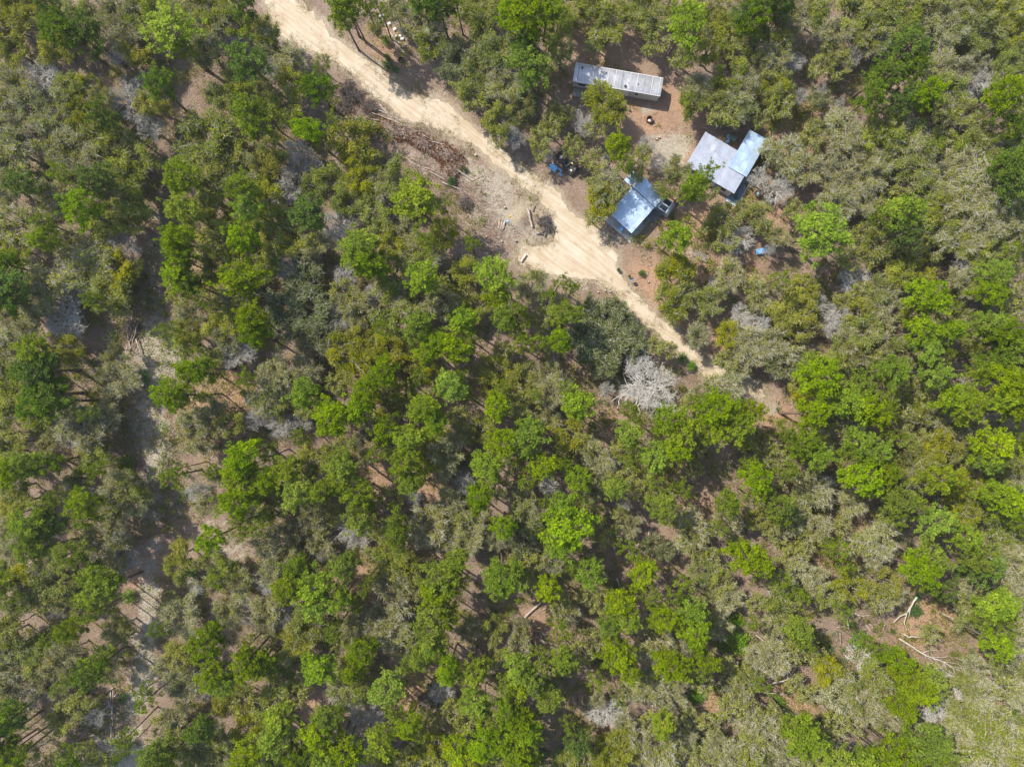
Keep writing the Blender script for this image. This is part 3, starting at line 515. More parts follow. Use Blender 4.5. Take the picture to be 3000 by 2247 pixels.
(2250,750): """P 110 130 85;Y 240 210 90;Y 200 330 120;Y 110 370 90;Y 230 480 110;G 60 580 115;B 370 300 60;B 480 400 90;B 460 460 70;Y 480 290 50;Y 530 20 80;G 610 150 100;O 590 240 80;O 740 220 90;G 770 280 90;Y 600 360 90;G 740 440 100;O 640 500 110;G 520 550 90;O 520 620 100;T 120 700 105;G 180 640 70;Y 850 100 90;Y 1000 100 100;P 1040 230 130;P 1060 310 80;P 1180 320 40;B 1340 70 90;G 1290 170 100;O 1400 180 110;P 1470 230 120;P 1480 100 90;O 1600 240 90;O 1590 60 80;Y 960 380 100;Y 840 350 70;P 1000 500 120;P 1180 500 110;P 1060 600 110;O 880 650 110;G 770 620 60;O 720 680 80;P 820 750 110;P 1160 640 60;P 1100 760 110;P 340 770 140;P 290 690 80;Y 230 880 85;Y 200 820 60;P 600 830 110;P 400 860 70;G 580 680 70;P 790 890 80;P 520 940 110;P 650 960 90;P 720 1030 110;P 280 1040 115;G 440 1050 100;G 360 990 80;P 120 1130 90;P 220 1180 90;O 430 1150 80;O 850 940 80;G 980 880 90;G 1040 980 100;Y 900 1060 80;G 1100 1030 70;P 1250 900 140;P 1290 980 110;B 1350 850 70;P 1350 740 90;P 1560 800 120;P 1530 930 130;P 1600 960 110;P 1440 420 110;P 1550 470 130;P 1600 560 110;O 1400 600 90;D 1500 660 100;O 1590 360 90;O 1220 410 90;P 590 1210 110;P 680 1270 80;P 520 1280 70;P 810 1210 70;Y 60 1290 90;P 330 1290 90;P 200 1250 80;G 310 1500 130;B 330 1570 90;B 400 1490 70;P 120 1390 80;P 600 1430 130;P 790 1400 80;P 650 1510 70;G 900 1410 100;G 960 1470 80;O 1000 1250 110;Y 1130 1220 120;Y 1230 1170 110;G 1200 1110 90;Y 1200 1040 80;O 1060 1330 90;P 1460 1230 110;P 1430 1330 110;P 1400 1250 70;G 1330 1100 80;O 1300 1280 90;P 1100 1450 110;P 1200 1450 60;Y 1300 1500 100;Y 1230 1600 90;O 1340 1590 90;P 860 1560 120;P 960 1600 90;G 1130 1540 70;P 1500 1550 130;P 1590 1590 110;O 1620 1330 90;G 1600 1450 80;O 1480 1450 80;P 60 1600 90;O 200 1620 100;D 1620 1180 60;O 750 1500 70;G 560 1600 80;O 60 1450 80""",
(0,1497): """P 200 70 120;D 300 90 90;P 560 60 80;G 60 130 110;P 210 190 60;P 230 270 90;P 480 270 90;G 620 170 110;G 700 280 120;G 780 330 75;G 900 80 110;O 1050 100 110;G 950 180 60;P 1350 190 90;P 1590 60 80;P 1590 140 70;G 700 50 80;G 270 370 70;O 50 400 90;Y 150 470 110;O 330 470 110;P 600 440 130;P 640 530 120;P 540 560 80;O 440 440 70;G 420 630 70;B 320 660 60;O 260 580 80;O 120 590 110;O 60 640 70;P 60 560 60;P 450 760 80;P 560 680 90;P 640 660 50;O 750 770 85;G 720 820 60;Y 1020 340 85;Y 1130 300 90;O 1160 380 90;O 1300 330 60;O 1420 400 90;D 1390 480 70;L 830 550 50;O 1100 570 60;G 1170 680 105;P 980 760 50;P 1050 790 50;L 260 900 100;D 310 830 70;O 60 900 100;G 60 1010 100;O 200 990 80;G 420 920 75;G 330 1010 75;P 640 940 80;D 560 1050 105;O 640 1030 85;P 400 1120 60;G 150 1210 110;G 50 1150 80;D 60 1330 90;G 230 1170 60;G 380 1200 65;O 440 1320 115;G 560 1370 80;O 350 1390 70;P 940 1240 70;P 920 1180 50;G 1080 1020 100;G 1180 1130 95;P 1330 850 130;P 1380 790 80;Y 1160 940 90;P 1380 1070 120;P 1450 1130 80;P 1590 960 120;P 1600 1070 90;P 1590 880 80;G 1470 660 90;G 1590 700 90;G 1550 480 110;B 1280 1210 50;Y 1470 1260 90;Y 1560 1240 80;Y 1600 1420 110;G 1120 1330 85;O 1030 1400 80;O 1130 1450 80;D 1300 1430 110;O 1400 1530 100;G 860 1390 75;P 800 1470 70;P 790 1560 50;P 1010 1590 90;P 1090 1540 70;P 1580 1570 100;O 1320 1570 90;P 60 1570 80;D 420 1560 60;O 170 1600 65;B 640 1560 80;D 60 1490 50;G 1380 1620 70;L 740 1620 40;S 1250 400 40;S 520 1170 30;S 790 1210 28""",
(750,1497): """P 40 80 80;G 210 120 70;G 60 220 90;G 340 40 70;O 500 30 80;G 400 190 85;G 420 290 55;P 660 60 120;G 640 190 110;G 560 130 80;P 900 40 70;P 910 170 80;P 920 250 70;O 780 110 80;G 1130 90 120;G 1250 60 110;G 1220 180 90;G 1400 110 110;G 1350 200 90;G 180 290 70;P 250 380 90;P 210 520 110;P 370 500 110;P 560 350 100;P 620 300 60;P 740 420 50;P 680 500 60;O 850 300 100;Y 900 380 110;Y 980 380 110;Y 830 430 80;P 1290 330 100;P 1180 440 110;P 1280 470 90;P 1580 400 130;P 1560 460 110;P 1600 100 100;G 1560 180 70;G 100 400 100;G 40 480 100;B 130 430 60;G 60 640 95;B 150 720 75;G 60 730 60;P 390 610 110;P 540 580 90;P 640 630 60;G 910 560 110;B 930 620 60;Y 1010 520 60;P 1160 540 100;O 320 750 110;Y 270 840 110;O 230 920 90;P 500 780 70;Y 530 860 70;G 620 760 80;G 700 690 50;G 820 720 120;G 880 800 110;G 800 830 70;G 960 890 70;P 1160 740 130;P 1150 860 100;P 1230 680 90;P 1080 960 80;O 1000 830 60;P 690 900 90;O 640 1000 110;P 980 1010 60;G 1370 760 80;Y 1530 770 80;D 60 1000 90;O 150 1100 110;P 410 1010 100;O 320 1060 70;O 540 1130 90;Y 260 1180 80;P 640 1040 80;P 860 1130 110;D 700 1150 80;G 530 1200 90;O 620 1180 80;P 1260 1040 90;P 1410 1050 100;P 1480 1010 60;Y 1600 960 70;G 1640 930 50;P 1620 1140 90;P 1620 1280 90;B 1190 1220 90;B 640 1340 70;B 740 1350 80;O 1280 1290 70;P 1420 1230 100;P 1470 1300 80;O 90 1270 100;P 150 1340 120;P 110 1460 120;P 60 1530 80;P 480 1340 110;P 400 1430 110;P 350 1400 80;P 520 1290 60;D 350 1560 110;P 250 1600 90;P 900 1300 90;P 860 1370 80;P 1000 1400 90;P 830 1500 100;P 760 1520 70;P 570 1560 110;P 650 1600 90;Y 1010 1560 90;Y 900 1620 80;G 960 1640 60;P 1080 1450 60;Y 1170 1540 90;P 1310 1560 90;Y 1320 1440 70;Y 1370 1380 80;Y 1530 1400 80;P 1480 1530 100;P 1580 1500 90;Y 1440 1610 80;O 1150 1360 60;G 620 830 60;O 100 820 60""",
(1500,1497): """O 80 60 100;G 100 20 70;T 60 200 100;P 350 100 150;P 300 190 100;P 220 170 60;O 540 40 80;Y 700 30 60;P 950 30 80;G 780 110 70;O 640 180 90;P 740 260 70;T 920 230 80;T 1000 270 60;G 1150 130 115;G 1180 220 95;G 1080 60 75;P 1320 130 60;G 1400 70 80;P 1500 300 120;P 1600 330 90;D 1460 220 80;Y 1620 60 90;O 60 340 90;Y 120 350 80;P 490 400 110;G 540 400 60;P 230 500 100;P 60 420 60;O 110 480 75;G 250 350 80;P 380 370 60;P 860 420 110;P 880 520 80;Y 830 340 60;P 1120 470 80;P 1070 540 70;O 1280 300 80;G 1340 480 110;G 1400 570 110;O 1250 400 80;G 1580 610 70;P 700 600 110;P 740 680 90;G 570 610 70;O 500 560 70;G 350 680 80;Y 320 620 60;P 610 730 100;P 900 590 80;P 990 710 110;P 930 740 70;P 1170 640 90;P 1180 760 120;P 1200 830 80;G 1340 760 80;O 1270 700 70;L 1440 720 60;P 1540 730 55;L 1470 850 85;L 1380 880 60;P 300 780 70;O 520 830 75;G 920 850 100;G 890 920 80;P 690 940 130;P 760 1010 100;P 640 990 80;P 640 830 60;P 160 950 90;P 320 960 90;P 380 980 60;O 450 930 75;G 40 900 90;O 60 800 65;G 50 740 50;P 60 1030 100;P 130 1100 100;P 50 1130 90;P 240 1200 80;P 200 1120 60;P 550 1100 60;P 1020 970 110;P 1050 1050 80;P 1270 960 90;P 1240 1020 70;O 1400 1000 80;G 1600 950 85;G 1100 900 60;G 810 1150 85;G 920 1150 105;G 1030 1220 95;G 1080 1110 50;O 1230 1120 75;L 1200 1200 60;D 700 1210 45;B 600 1320 120;G 560 1230 50;Y 1440 1200 80;Y 1430 1270 80;G 1480 1190 60;P 1620 1150 60;O 1530 1100 80;T 1400 1120 60;P 980 1360 100;P 1000 1440 70;Y 900 1380 60;O 1130 1330 70;O 1280 1380 90;G 1350 1500 90;G 1600 1430 100;G 1540 1530 90;P 90 1430 110;P 60 1350 80;P 150 1500 60;D 360 1380 55;D 410 1500 85;L 300 1590 60;T 200 1600 65;G 740 1430 100;Y 700 1550 120;G 960 1530 110;G 940 1620 80;O 1080 1560 80;G 1130 1480 60;O 1200 1600 80;L 1220 1530 60;G 1450 1620 90;Y 1330 1600 70;O 480 1580 85;Y 820 1600 60;P 20 1280 70;O 1560 1300 80;G 1640 1550 60""",
(2250,1497): """P 80 40 80;O 30 110 60;G 60 170 70;G 200 60 80;G 330 110 90;O 260 200 90;O 180 290 90;P 460 240 90;P 420 270 60;D 500 350 60;Y 760 100 90;G 720 200 110;G 700 300 90;O 620 230 80;O 480 100 70;P 870 40 90;P 1090 90 110;P 1290 170 110;P 1370 240 80;P 1030 300 120;P 1020 400 110;P 1060 460 80;D 1130 520 85;D 1390 390 110;P 1360 320 80;Y 1290 30 90;O 1500 70 110;D 1600 60 80;O 1600 200 80;G 1570 330 110;G 1590 480 110;O 1560 270 80;L 1240 400 55;O 1180 360 50;P 180 540 70;P 230 550 60;D 90 440 70;G 200 400 90;G 320 460 90;O 60 560 90;O 80 640 90;G 400 560 90;Y 560 480 95;O 540 410 60;Y 780 470 90;G 820 560 80;O 740 590 65;O 640 530 60;D 470 640 60;S 960 650 50;S 970 560 35;O 1290 600 80;O 1330 700 100;P 1480 640 110;P 1520 700 80;P 1420 720 75;P 1470 860 110;P 1530 820 60;G 1300 510 85;O 1400 560 60;P 210 750 90;P 230 850 80;P 170 800 60;G 50 760 65;Y 200 900 80;O 130 900 70;G 50 960 90;O 320 940 75;L 590 830 60;P 650 840 55;P 660 900 50;P 830 960 105;P 950 1080 130;P 1050 1100 90;P 880 1050 90;P 980 1190 100;O 1070 800 60;Y 400 1050 100;Y 480 1100 80;O 720 1060 105;O 700 1130 85;G 450 1200 100;G 600 1200 100;G 650 1270 90;G 640 1330 70;O 780 1270 70;P 880 1280 90;P 1050 1500 130;P 1080 1570 90;P 820 1580 110;P 700 1600 90;P 560 1600 60;O 560 1380 75;G 930 1390 80;G 770 1380 70;B 1150 1290 90;B 1130 1350 80;G 1230 1440 90;O 1250 1320 90;G 1300 1130 100;G 1400 1200 100;O 1400 1290 90;G 1350 1040 80;G 1550 1000 90;G 1560 860 70;O 1540 1150 80;G 1630 1230 60;O 1500 1330 80;G 1400 1500 130;G 1530 1500 110;G 1600 1400 90;G 1590 1600 90;G 1330 1580 90;G 1470 1620 90;P 220 1440 115;P 290 1500 90;P 160 1380 60;G 70 1500 90;O 40 1400 60;G 120 1600 75;G 60 1620 60;O 450 1360 75;G 440 1490 75;O 900 1470 60;L 60 1250 60;O 180 1130 65;O 250 1200 60;O 30 1330 60;P 240 1570 60;O 350 1600 55;D 1170 1620 60;P 940 1500 50""",
}
FOOT = []        # footprints no trunk may stand in: lists of world (x, y)
def footprint(pts, h=3.0, grow=0): FOOT.append(np.array([W(x, y, h)[:2] for x, y in pts]))
footprint([(1687,184),(1944,229),(1936,278),(1682,237)]); footprint([(1882,516),(1948,574),(1851,683),(1785,625)]); footprint([(1925,610),(1948,574),(1978,604),(1952,645)])
footprint([(2067,386),(2155,438),(2198,378),(2249,412),(2209,478),(2152,567),(2010,484)])
def blocked(x, y):
    p = (np.array([x]), np.array([y]))
    return inside(ROADP, *p)[0] or any(inside(f, *p)[0] for f in FOOT)
STRIP = np.array([(560,170),(545,300),(500,400),(455,560),(455,720),(445,860),(455,1000),(460,1070),(430,1180),(430,1290),(450,1340),(440,1500),(440,1700),(430,1800),(425,1900),(415,1990),(400,2080),(390,2150),(395,2247)], float)
def strip(px, py):
    a, b = STRIP[:-1], STRIP[1:]; p = np.array([px, py]); t = np.clip(((p - a) * (b - a)).sum(1) / ((b - a) ** 2).sum(1), 0, 1)[:, None]
    return float(np.sqrt(((a + (b - a) * t - p) ** 2).sum(1)).min())
def load_trees():
    T = []; r = random.Random(5)
    for (ox, oy), txt in TILES.items():
        for it in txt.split(';'):
            k, x, y, rad = it.split(); px = ox + int(x) / 2.2093; py = oy + int(y) / 2.2093; rp = int(rad) / 2.2093
            if not (-40 < px < 3040 and -40 < py < 2287): continue
            if k in 'GOYB' and rp > 16 and strip(px, py) < 40: continue
            if k == 'G' and (px < 1100 or (px > 1950 and py < 1250)) and r.random() < .2: k = 'B'
            if k == 'G' and px > 900 and r.random() < .2: k = 'O'
            rp *= r.uniform(.8, 1.1)
            if k == 'G' and px > 2780 and py > 2030 and r.random() < .5: k = r.choice('OYPB')
            lo, hi = KIND[k]['H']; h = lo + (hi - lo) * min(1, max(0, (rp - 22) / 45)) * .7 + (hi - lo) * .3 * r.random()
            frac = .82 if k in 'PD' else .8
            for _ in range(14):
                X, Y, _z = W(px, py, h * frac)
                if not blocked(X, Y): break
                h *= .93
            else: continue
            T.append(dict(k=k, px=px, py=py, X=X, Y=Y, h=h, r=rp * MPP * (1 - h * frac / HC)))
    # close the canopy along the frame's edges with the kinds growing next to them
    P = np.array([(t['px'], t['py']) for t in T]); kk = [t['k'] for t in T]
    for side in range(4):
        L = 3000 if side % 2 == 0 else 2247; q = -20
        while q < L + 30:
            off = r.uniform(-14, 34); px, py = ((q, off), (3000 - off, q), (q, 2247 - off), (off, q))[side]
            if not (770 < px < 1000 and py < 80) and not (330 < px < 430 and py > 2200):
                d = np.hypot(P[:, 0] - px, P[:, 1] - py); j = int(d.argmin())
                if d[j] > 34:
                    k = kk[j] if kk[j] in 'PDYOG' else 'O'; rp = r.uniform(34, 50); lo, hi = KIND[k]['H']; h = lo + (hi - lo) * r.random(); X, Y, _z = W(px, py, h * .8)
                    if not blocked(X, Y):
                        T.append(dict(k=k, px=px, py=py, X=X, Y=Y, h=h, r=rp * MPP * (1 - h * .8 / HC))); P = np.vstack([P, (px, py)]); kk.append(k)
            q += 30
    return T
TREES = load_trees()
T_SCALE = {'P': (2.5, 14.), 'D': (2.5, 14.), 'L': (1., 1.), 'S': (1., 1.)}
def spread(k): return {'P': 1.14, 'D': 1.14, 'B': 1.16, 'G': 1.14, 'V': 1.15}.get(k, 1.1)
def place_all():
    bycat = {}
    for t in TREES: bycat.setdefault(KIND[t['k']]['cat'], []).append(t)
    rest = {}; rnd = random.Random(3)
    for cat, l in bycat.items():
        l.sort(key=lambda t: -t['r'])
        for i, t in enumerate(l):
            k = t['k']; K = KIND[k]; R0, H0 = T_SCALE.get(k, (2.5, 7.5)); s = t['r'] / R0 * spread(k); sz = t['h'] / H0
            z = float(height(np.array([t['X']]), np.array([t['Y']]))[0]); rot = rnd.random() * 6.28
            if i >= 300: rest.setdefault(cat, []).append((k, t, s, sz, z, rot)); continue
            ax = rnd.uniform(.88, 1.14)
            root = empty(K['nm'], (t['X'], t['Y'], z), rot, K['d'], cat, GROUP[cat])
            tm, cm = K['p'][rnd.randrange(len(K['p']))]
            for nm, me in (("trunk", tm), ("crown", cm)):
                o = bpy.data.objects.new(nm, me); C.objects.link(o); o.parent = root
                o.scale = (s * ax, s / ax, sz)
            want_label(root, t['px'], t['py'], K['d'])
    for cat, l in rest.items():        # beyond 300 of a kind: the smallest ones, as one mass
        lk = {'pine tree': 'P', 'lichened oak': 'G', 'oak tree': 'O'}[cat]; pr = LOW[lk]; parts = {0: [], 1: []}
        cache = []
        for tm, cm in pr:
            row = []
            for me in (tm, cm):
                v = np.empty(len(me.vertices) * 3); me.vertices.foreach_get('co', v)
                f = np.array([tuple(p.vertices) + (p.vertices[-1],) * (4 - len(p.vertices)) for p in me.polygons]); tt = np.empty(len(f)); me.attributes['tint'].data.foreach_get('value', tt)
                mi = np.empty(len(f), np.int32); me.polygons.foreach_get('material_index', mi); row.append((v.reshape(-1, 3), f, tt, mi))
            cache.append(row)
        mb = MB()
        for n_, (k, t, s, sz, z, rot) in enumerate(l):
            row = cache[n_ % len(cache)]; c_, s_ = cos(rot), sin(rot)
            for part, (v, f, tt, mi) in enumerate(row):
                q = v * np.array([s, s, sz]); q = np.stack([q[:, 0] * c_ - q[:, 1] * s_ + t['X'], q[:, 0] * s_ + q[:, 1] * c_ + t['Y'], q[:, 2] + z], 1)
                sl_ = 0 if part == 0 else 1
                mb.v.append(q); mb.f.append(f + mb.n); mb.n += len(q); mb.t.append(tt); mb.m.append(np.where(mi == 1, 2, 1) if part else np.zeros(len(f), int)); mb.sm.append(np.zeros(len(f), bool))
        mt = {'P': [M['pbark'], M['pine'], tw], 'G': [M['obark'], M['goak'], tw], 'O': [M['obark'], M['ooak'], tw]}[lk]
        o = mb.obj({'P': 'small_pines', 'G': 'small_lichened_oaks', 'O': 'small_oaks'}[lk], mt); o['kind'] = 'stuff'
        tag(o, {'P': 'smallest pines scattered all through the wood', 'G': 'smallest grey half-bare oaks scattered through the wood', 'O': 'smallest leafy oaks scattered all through the wood'}[lk], cat)
    # the great silver bare tree beside the track
    x, y, _ = W(1890, 1135, 5.5); t_, c_ = make_bare(4242, big=True); root = empty("bare_tree", (x, y, 0), .4, "great silver bare tree left of the sand track, widest of all", "bare tree")
    for nm, b_, mt in (("trunk", t_, [M['btwig']]), ("crown", c_, [M['goak'], M['btwig']])):
        o = b_.obj(nm, mt, root); o.scale = (2.75, 2.75, 1.15)
    for k in KIND.values(): pass
place_all()

def undergrowth():
    """saplings, weeds and fallen leaves on the forest floor: nobody could count them"""
    global RS; RS = np.random.RandomState(77); n = 46000
    x = RS.uniform(-84, 84, n); y = RS.uniform(-63, 63, n); d = road_dist(x, y); ins = inside(ROADP, x, y)
    bl = np.zeros(n, bool)
    for f in FOOT: bl |= inside(f, x, y)
    ym = (np.abs(x - W(1900, 0)[0]) < 14) & (np.abs(y - W(0, 330)[1]) < 16)
    keep = ~ins & ~bl & (vnoise(x, y, 5., 9) > .35) & (RS.rand(n) < np.where(ym | (d < 7), .22, .9)) & (d > .8)
    x, y = x[keep], y[keep]; z = height(x, y); m = len(x)
    kind = RS.rand(m); mb = MB()
    for lo, hi, slot, cnt, rad, hh, sz in ((0, .40, 0, 20, .34, .45, .10), (.40, .62, 3, 22, .38, .6, .10), (.62, 1., 2, 10, .45, .10, .075)):
        s = (kind >= lo) & (kind < hi); c = np.stack([x[s], y[s], z[s]], 1); k = len(c); sc = .5 + RS.rand(k, 1, 1)
        p = c[:, None] + RS.normal(size=(k, cnt, 3)) * np.array([rad, rad, hh * .4]) * sc + np.array([0, 0, hh * .5])
        mb.leaves(p.reshape(-1, 3), (sz * (.7 + .6 * RS.rand(k * cnt))), np.repeat(RS.rand(k), cnt), None, .6, slot, .6)
    n = 9500; x = RS.uniform(-84, 84, n); y = RS.uniform(-63, 63, n); d = road_dist(x, y); kp = ~inside(ROADP, x, y) & (d > 3) & (vnoise(x, y, 6., 55) > .33)
    for f in FOOT: kp &= ~inside(f, x, y)
    kp &= ~((np.abs(x - W(1900, 0)[0]) < 13) & (np.abs(y - W(0, 380)[1]) < 14)); bx = (x > W(1150, 0)[0]) & (x < W(1560, 0)[0]) & (y < W(0, 380)[1]) & (y > W(0, 760)[1]); kp &= ~bx
    sx = W(430, 0)[0]; kp &= ~((np.abs(x - sx) < 2.6) & (y < 12)); x, y = x[kp], y[kp]; z = height(x, y); kd = RS.rand(len(x)); kk = len(x)
    for lo, hi, slot in ((0, .38, 0), (.38, .6, 1), (.6, 1, 3)):
        s = (kd >= lo) & (kd < hi); c = np.stack([x[s], y[s], z[s]], 1); k = len(c); sc = (.5 + 1.0 * RS.rand(k, 1, 1) ** 1.5); cnt = 60
        dv = RS.normal(size=(k, cnt, 3)); dv[:, :, 2] = np.abs(dv[:, :, 2]); p = c[:, None] + dv * np.array([.42, .42, .55]) * sc + np.array([0, 0, .6]) * sc
        mb.leaves(p.reshape(-1, 3), .085 + .05 * RS.rand(k * cnt), np.clip(np.repeat(RS.rand(k), cnt) + RS.normal(size=k * cnt) * .12, 0, 1), None, .6, slot, .6)
    o = mb.obj("undergrowth", [M['ooak'], M['shrub'], M['dead'], M['goak']]); o['kind'] = 'stuff'; tag(o, "weeds, saplings and dead leaves covering the forest floor", "undergrowth")
    mb = MB(); n = 9000; x = RS.uniform(-84, 84, n); y = RS.uniform(-63, 63, n); keep = ~inside(ROADP, x, y) & (vnoise(x, y, 7., 19) > .4)
    for f in FOOT: keep &= ~inside(f, x, y)
    x, y = x[keep], y[keep]; z = height(x, y) + .06; a = RS.rand(len(x)) * 6.28; L = .4 + 1.4 * RS.rand(len(x)) ** 2
    A = np.stack([x, y, z], 1); B_ = A + np.stack([np.cos(a) * L, np.sin(a) * L, RS.rand(len(x)) * .15], 1)
    mb.strips(A, B_, .015 + .03 * RS.rand(len(x)) ** 2, .5)
    o = mb.obj("twig_litter", M['log']); o['kind'] = 'stuff'; tag(o, "fallen twigs and sticks littering the forest floor", "twigs")
undergrowth()
def verge():
    global RS; RS = np.random.RandomState(91); i = RS.randint(0, len(ROADP), 5200); off = RS.normal(size=(5200, 2)) * .75; P = ROADP[i] + off
    ok = (np.abs(P[:, 0]) < 84) & (np.abs(P[:, 1]) < 63); P = P[ok]; P = P[vnoise(P[:, 0], P[:, 1], 2.2, 31) > .47]; k = len(P); c = np.stack([P[:, 0], P[:, 1], np.full(k, .03)], 1); mb = MB()
    kd = RS.rand(k)
    for lo, hi, sl_, cnt, rad, hh, sz in ((0, .45, 0, 10, .16, .04, .05), (.45, .8, 1, 12, .2, .16, .05), (.8, 1, 2, 14, .22, .2, .055)):
        q = c[(kd >= lo) & (kd < hi)]; p = q[:, None] + RS.normal(size=(len(q), cnt, 3)) * np.array([rad, rad, hh * .3]) + np.array([0, 0, hh * .5]); mb.leaves(p.reshape(-1, 3), sz, np.repeat(RS.rand(len(q)), cnt), None, .5, sl_, .6)
    o = mb.obj("verge_weeds", [M['dead'], M['goak'], M['ooak']]); o['kind'] = 'stuff'; tag(o, "dry weeds and leaf litter along the sand road's edges", "weeds")
    n = 5000; x = RS.uniform(-45, 45, n); y = RS.uniform(-5, 62, n); k2 = inside(ROADP, x, y) & (vnoise(x, y, 1.7, 41) > .55); c = np.stack([x, y, np.full(n, .035)], 1)[k2]; mb = MB(); p = c[:, None] + RS.normal(size=(len(c), 7, 3)) * np.array([.13, .08, .004]); mb.leaves(p.reshape(-1, 3), .045, RS.rand(len(c) * 7), None, .4, 0, 3.)
    o = mb.obj("road_litter", [M['dead']]); o['kind'] = 'stuff'; tag(o, "specks of bark and leaf litter on the sand road", "litter")
verge()
def debris():
    """churned bank between the road and the wood: sticks, bark and dead leaves"""
    global RS; RS = np.random.RandomState(64); L = np.array([W(*p)[:2] for p in [(985,285),(1090,350),(1200,420),(1310,500),(1370,600),(1440,690),(1500,740)]])
    n = 3600; i = RS.randint(0, 6, n); t = RS.rand(n, 1); P = L[i] * (1 - t) + L[i + 1] * t + RS.normal(size=(n, 2)) * 2.4; P = P[~inside(ROADP, P[:, 0], P[:, 1])]; P = P[vnoise(P[:, 0], P[:, 1], 3., 12) > .42]
    z = height(P[:, 0], P[:, 1]) + .05; A = np.column_stack([P, z]); a = RS.normal(size=len(P)) * .5 - .5; ll = .3 + 1.8 * RS.rand(len(P)) ** 3
    mb = MB(); mb.strips(A, A + np.stack([np.cos(a) * ll, np.sin(a) * ll, RS.rand(len(P)) * .2], 1), .015 + .03 * RS.rand(len(P)) ** 2, .5)
    k = len(P); p = A[:, None] + RS.normal(size=(k, 9, 3)) * np.array([.28, .28, .05]); mb.leaves(p.reshape(-1, 3), .06, np.repeat(RS.rand(k), 9), None, .5, 1, .6)
    o = mb.obj("bank_debris", [M['log'], M['dead']]); o['kind'] = 'stuff'; tag(o, "sticks and dead leaves strewn over the churned roadside bank", "debris")
debris()
# ------------------------------------------------------------------ buildings
def rect_frame(p0, p1, p2, h):
    """roof corner p0, along p0->p1 = local +X, p0->p2 = local +Y side; returns centre, angle, sizes"""
    a = np.array(W(*p0, h)[:2]); b = np.array(W(*p1, h)[:2]); c = np.array(W(*p2, h)[:2])
    u = b - a; L = np.linalg.norm(u); ang = math.atan2(u[1], u[0]); u /= L; v = np.array([-u[1], u[0]]); w_ = np.dot(c - a, v)
    return a + u * L / 2 + v * w_ / 2, ang, L, abs(w_)
def roof_mesh(L, Wd, z, th=.07, rise=0., nx=24, ny=8, sag=.03, arc=True):
    """slightly bowed sheet roof with thickness"""
    mb = MB(); xs = np.linspace(-L / 2, L / 2, nx + 1); ys = np.linspace(-Wd / 2, Wd / 2, ny + 1); X, Y = np.meshgrid(xs, ys, indexing='ij')
    t = Y / Wd
    Z = z + (rise * (1 - (2 * t) ** 2) if arc else rise * t) + (vnoise(X + 50, Y + z * 7, .9, 6) - .5) * sag
    V = np.concatenate([np.stack([X, Y, Z], -1).reshape(-1, 3), np.stack([X, Y, Z - th], -1).reshape(-1, 3)]); n = (nx + 1) * (ny + 1); f = []
    g = lambda i, j: i * (ny + 1) + j
    for i in range(nx):
        for j in range(ny):
            f.append((g(i, j), g(i + 1, j), g(i + 1, j + 1), g(i, j + 1))); f.append(tuple(q + n for q in (g(i, j), g(i, j + 1), g(i + 1, j + 1), g(i + 1, j))))
    for i in range(nx):
        f.append((g(i, 0), g(i, 0) + n, g(i + 1, 0) + n, g(i + 1, 0))); f.append((g(i, ny), g(i + 1, ny), g(i + 1, ny) + n, g(i, ny) + n))
    for j in range(ny):
        f.append((g(0, j), g(0, j + 1), g(0, j + 1) + n, g(0, j) + n)); f.append((g(nx, j), g(nx, j) + n, g(nx, j + 1) + n, g(nx, j + 1)))
    mb.add(V, f); return mb
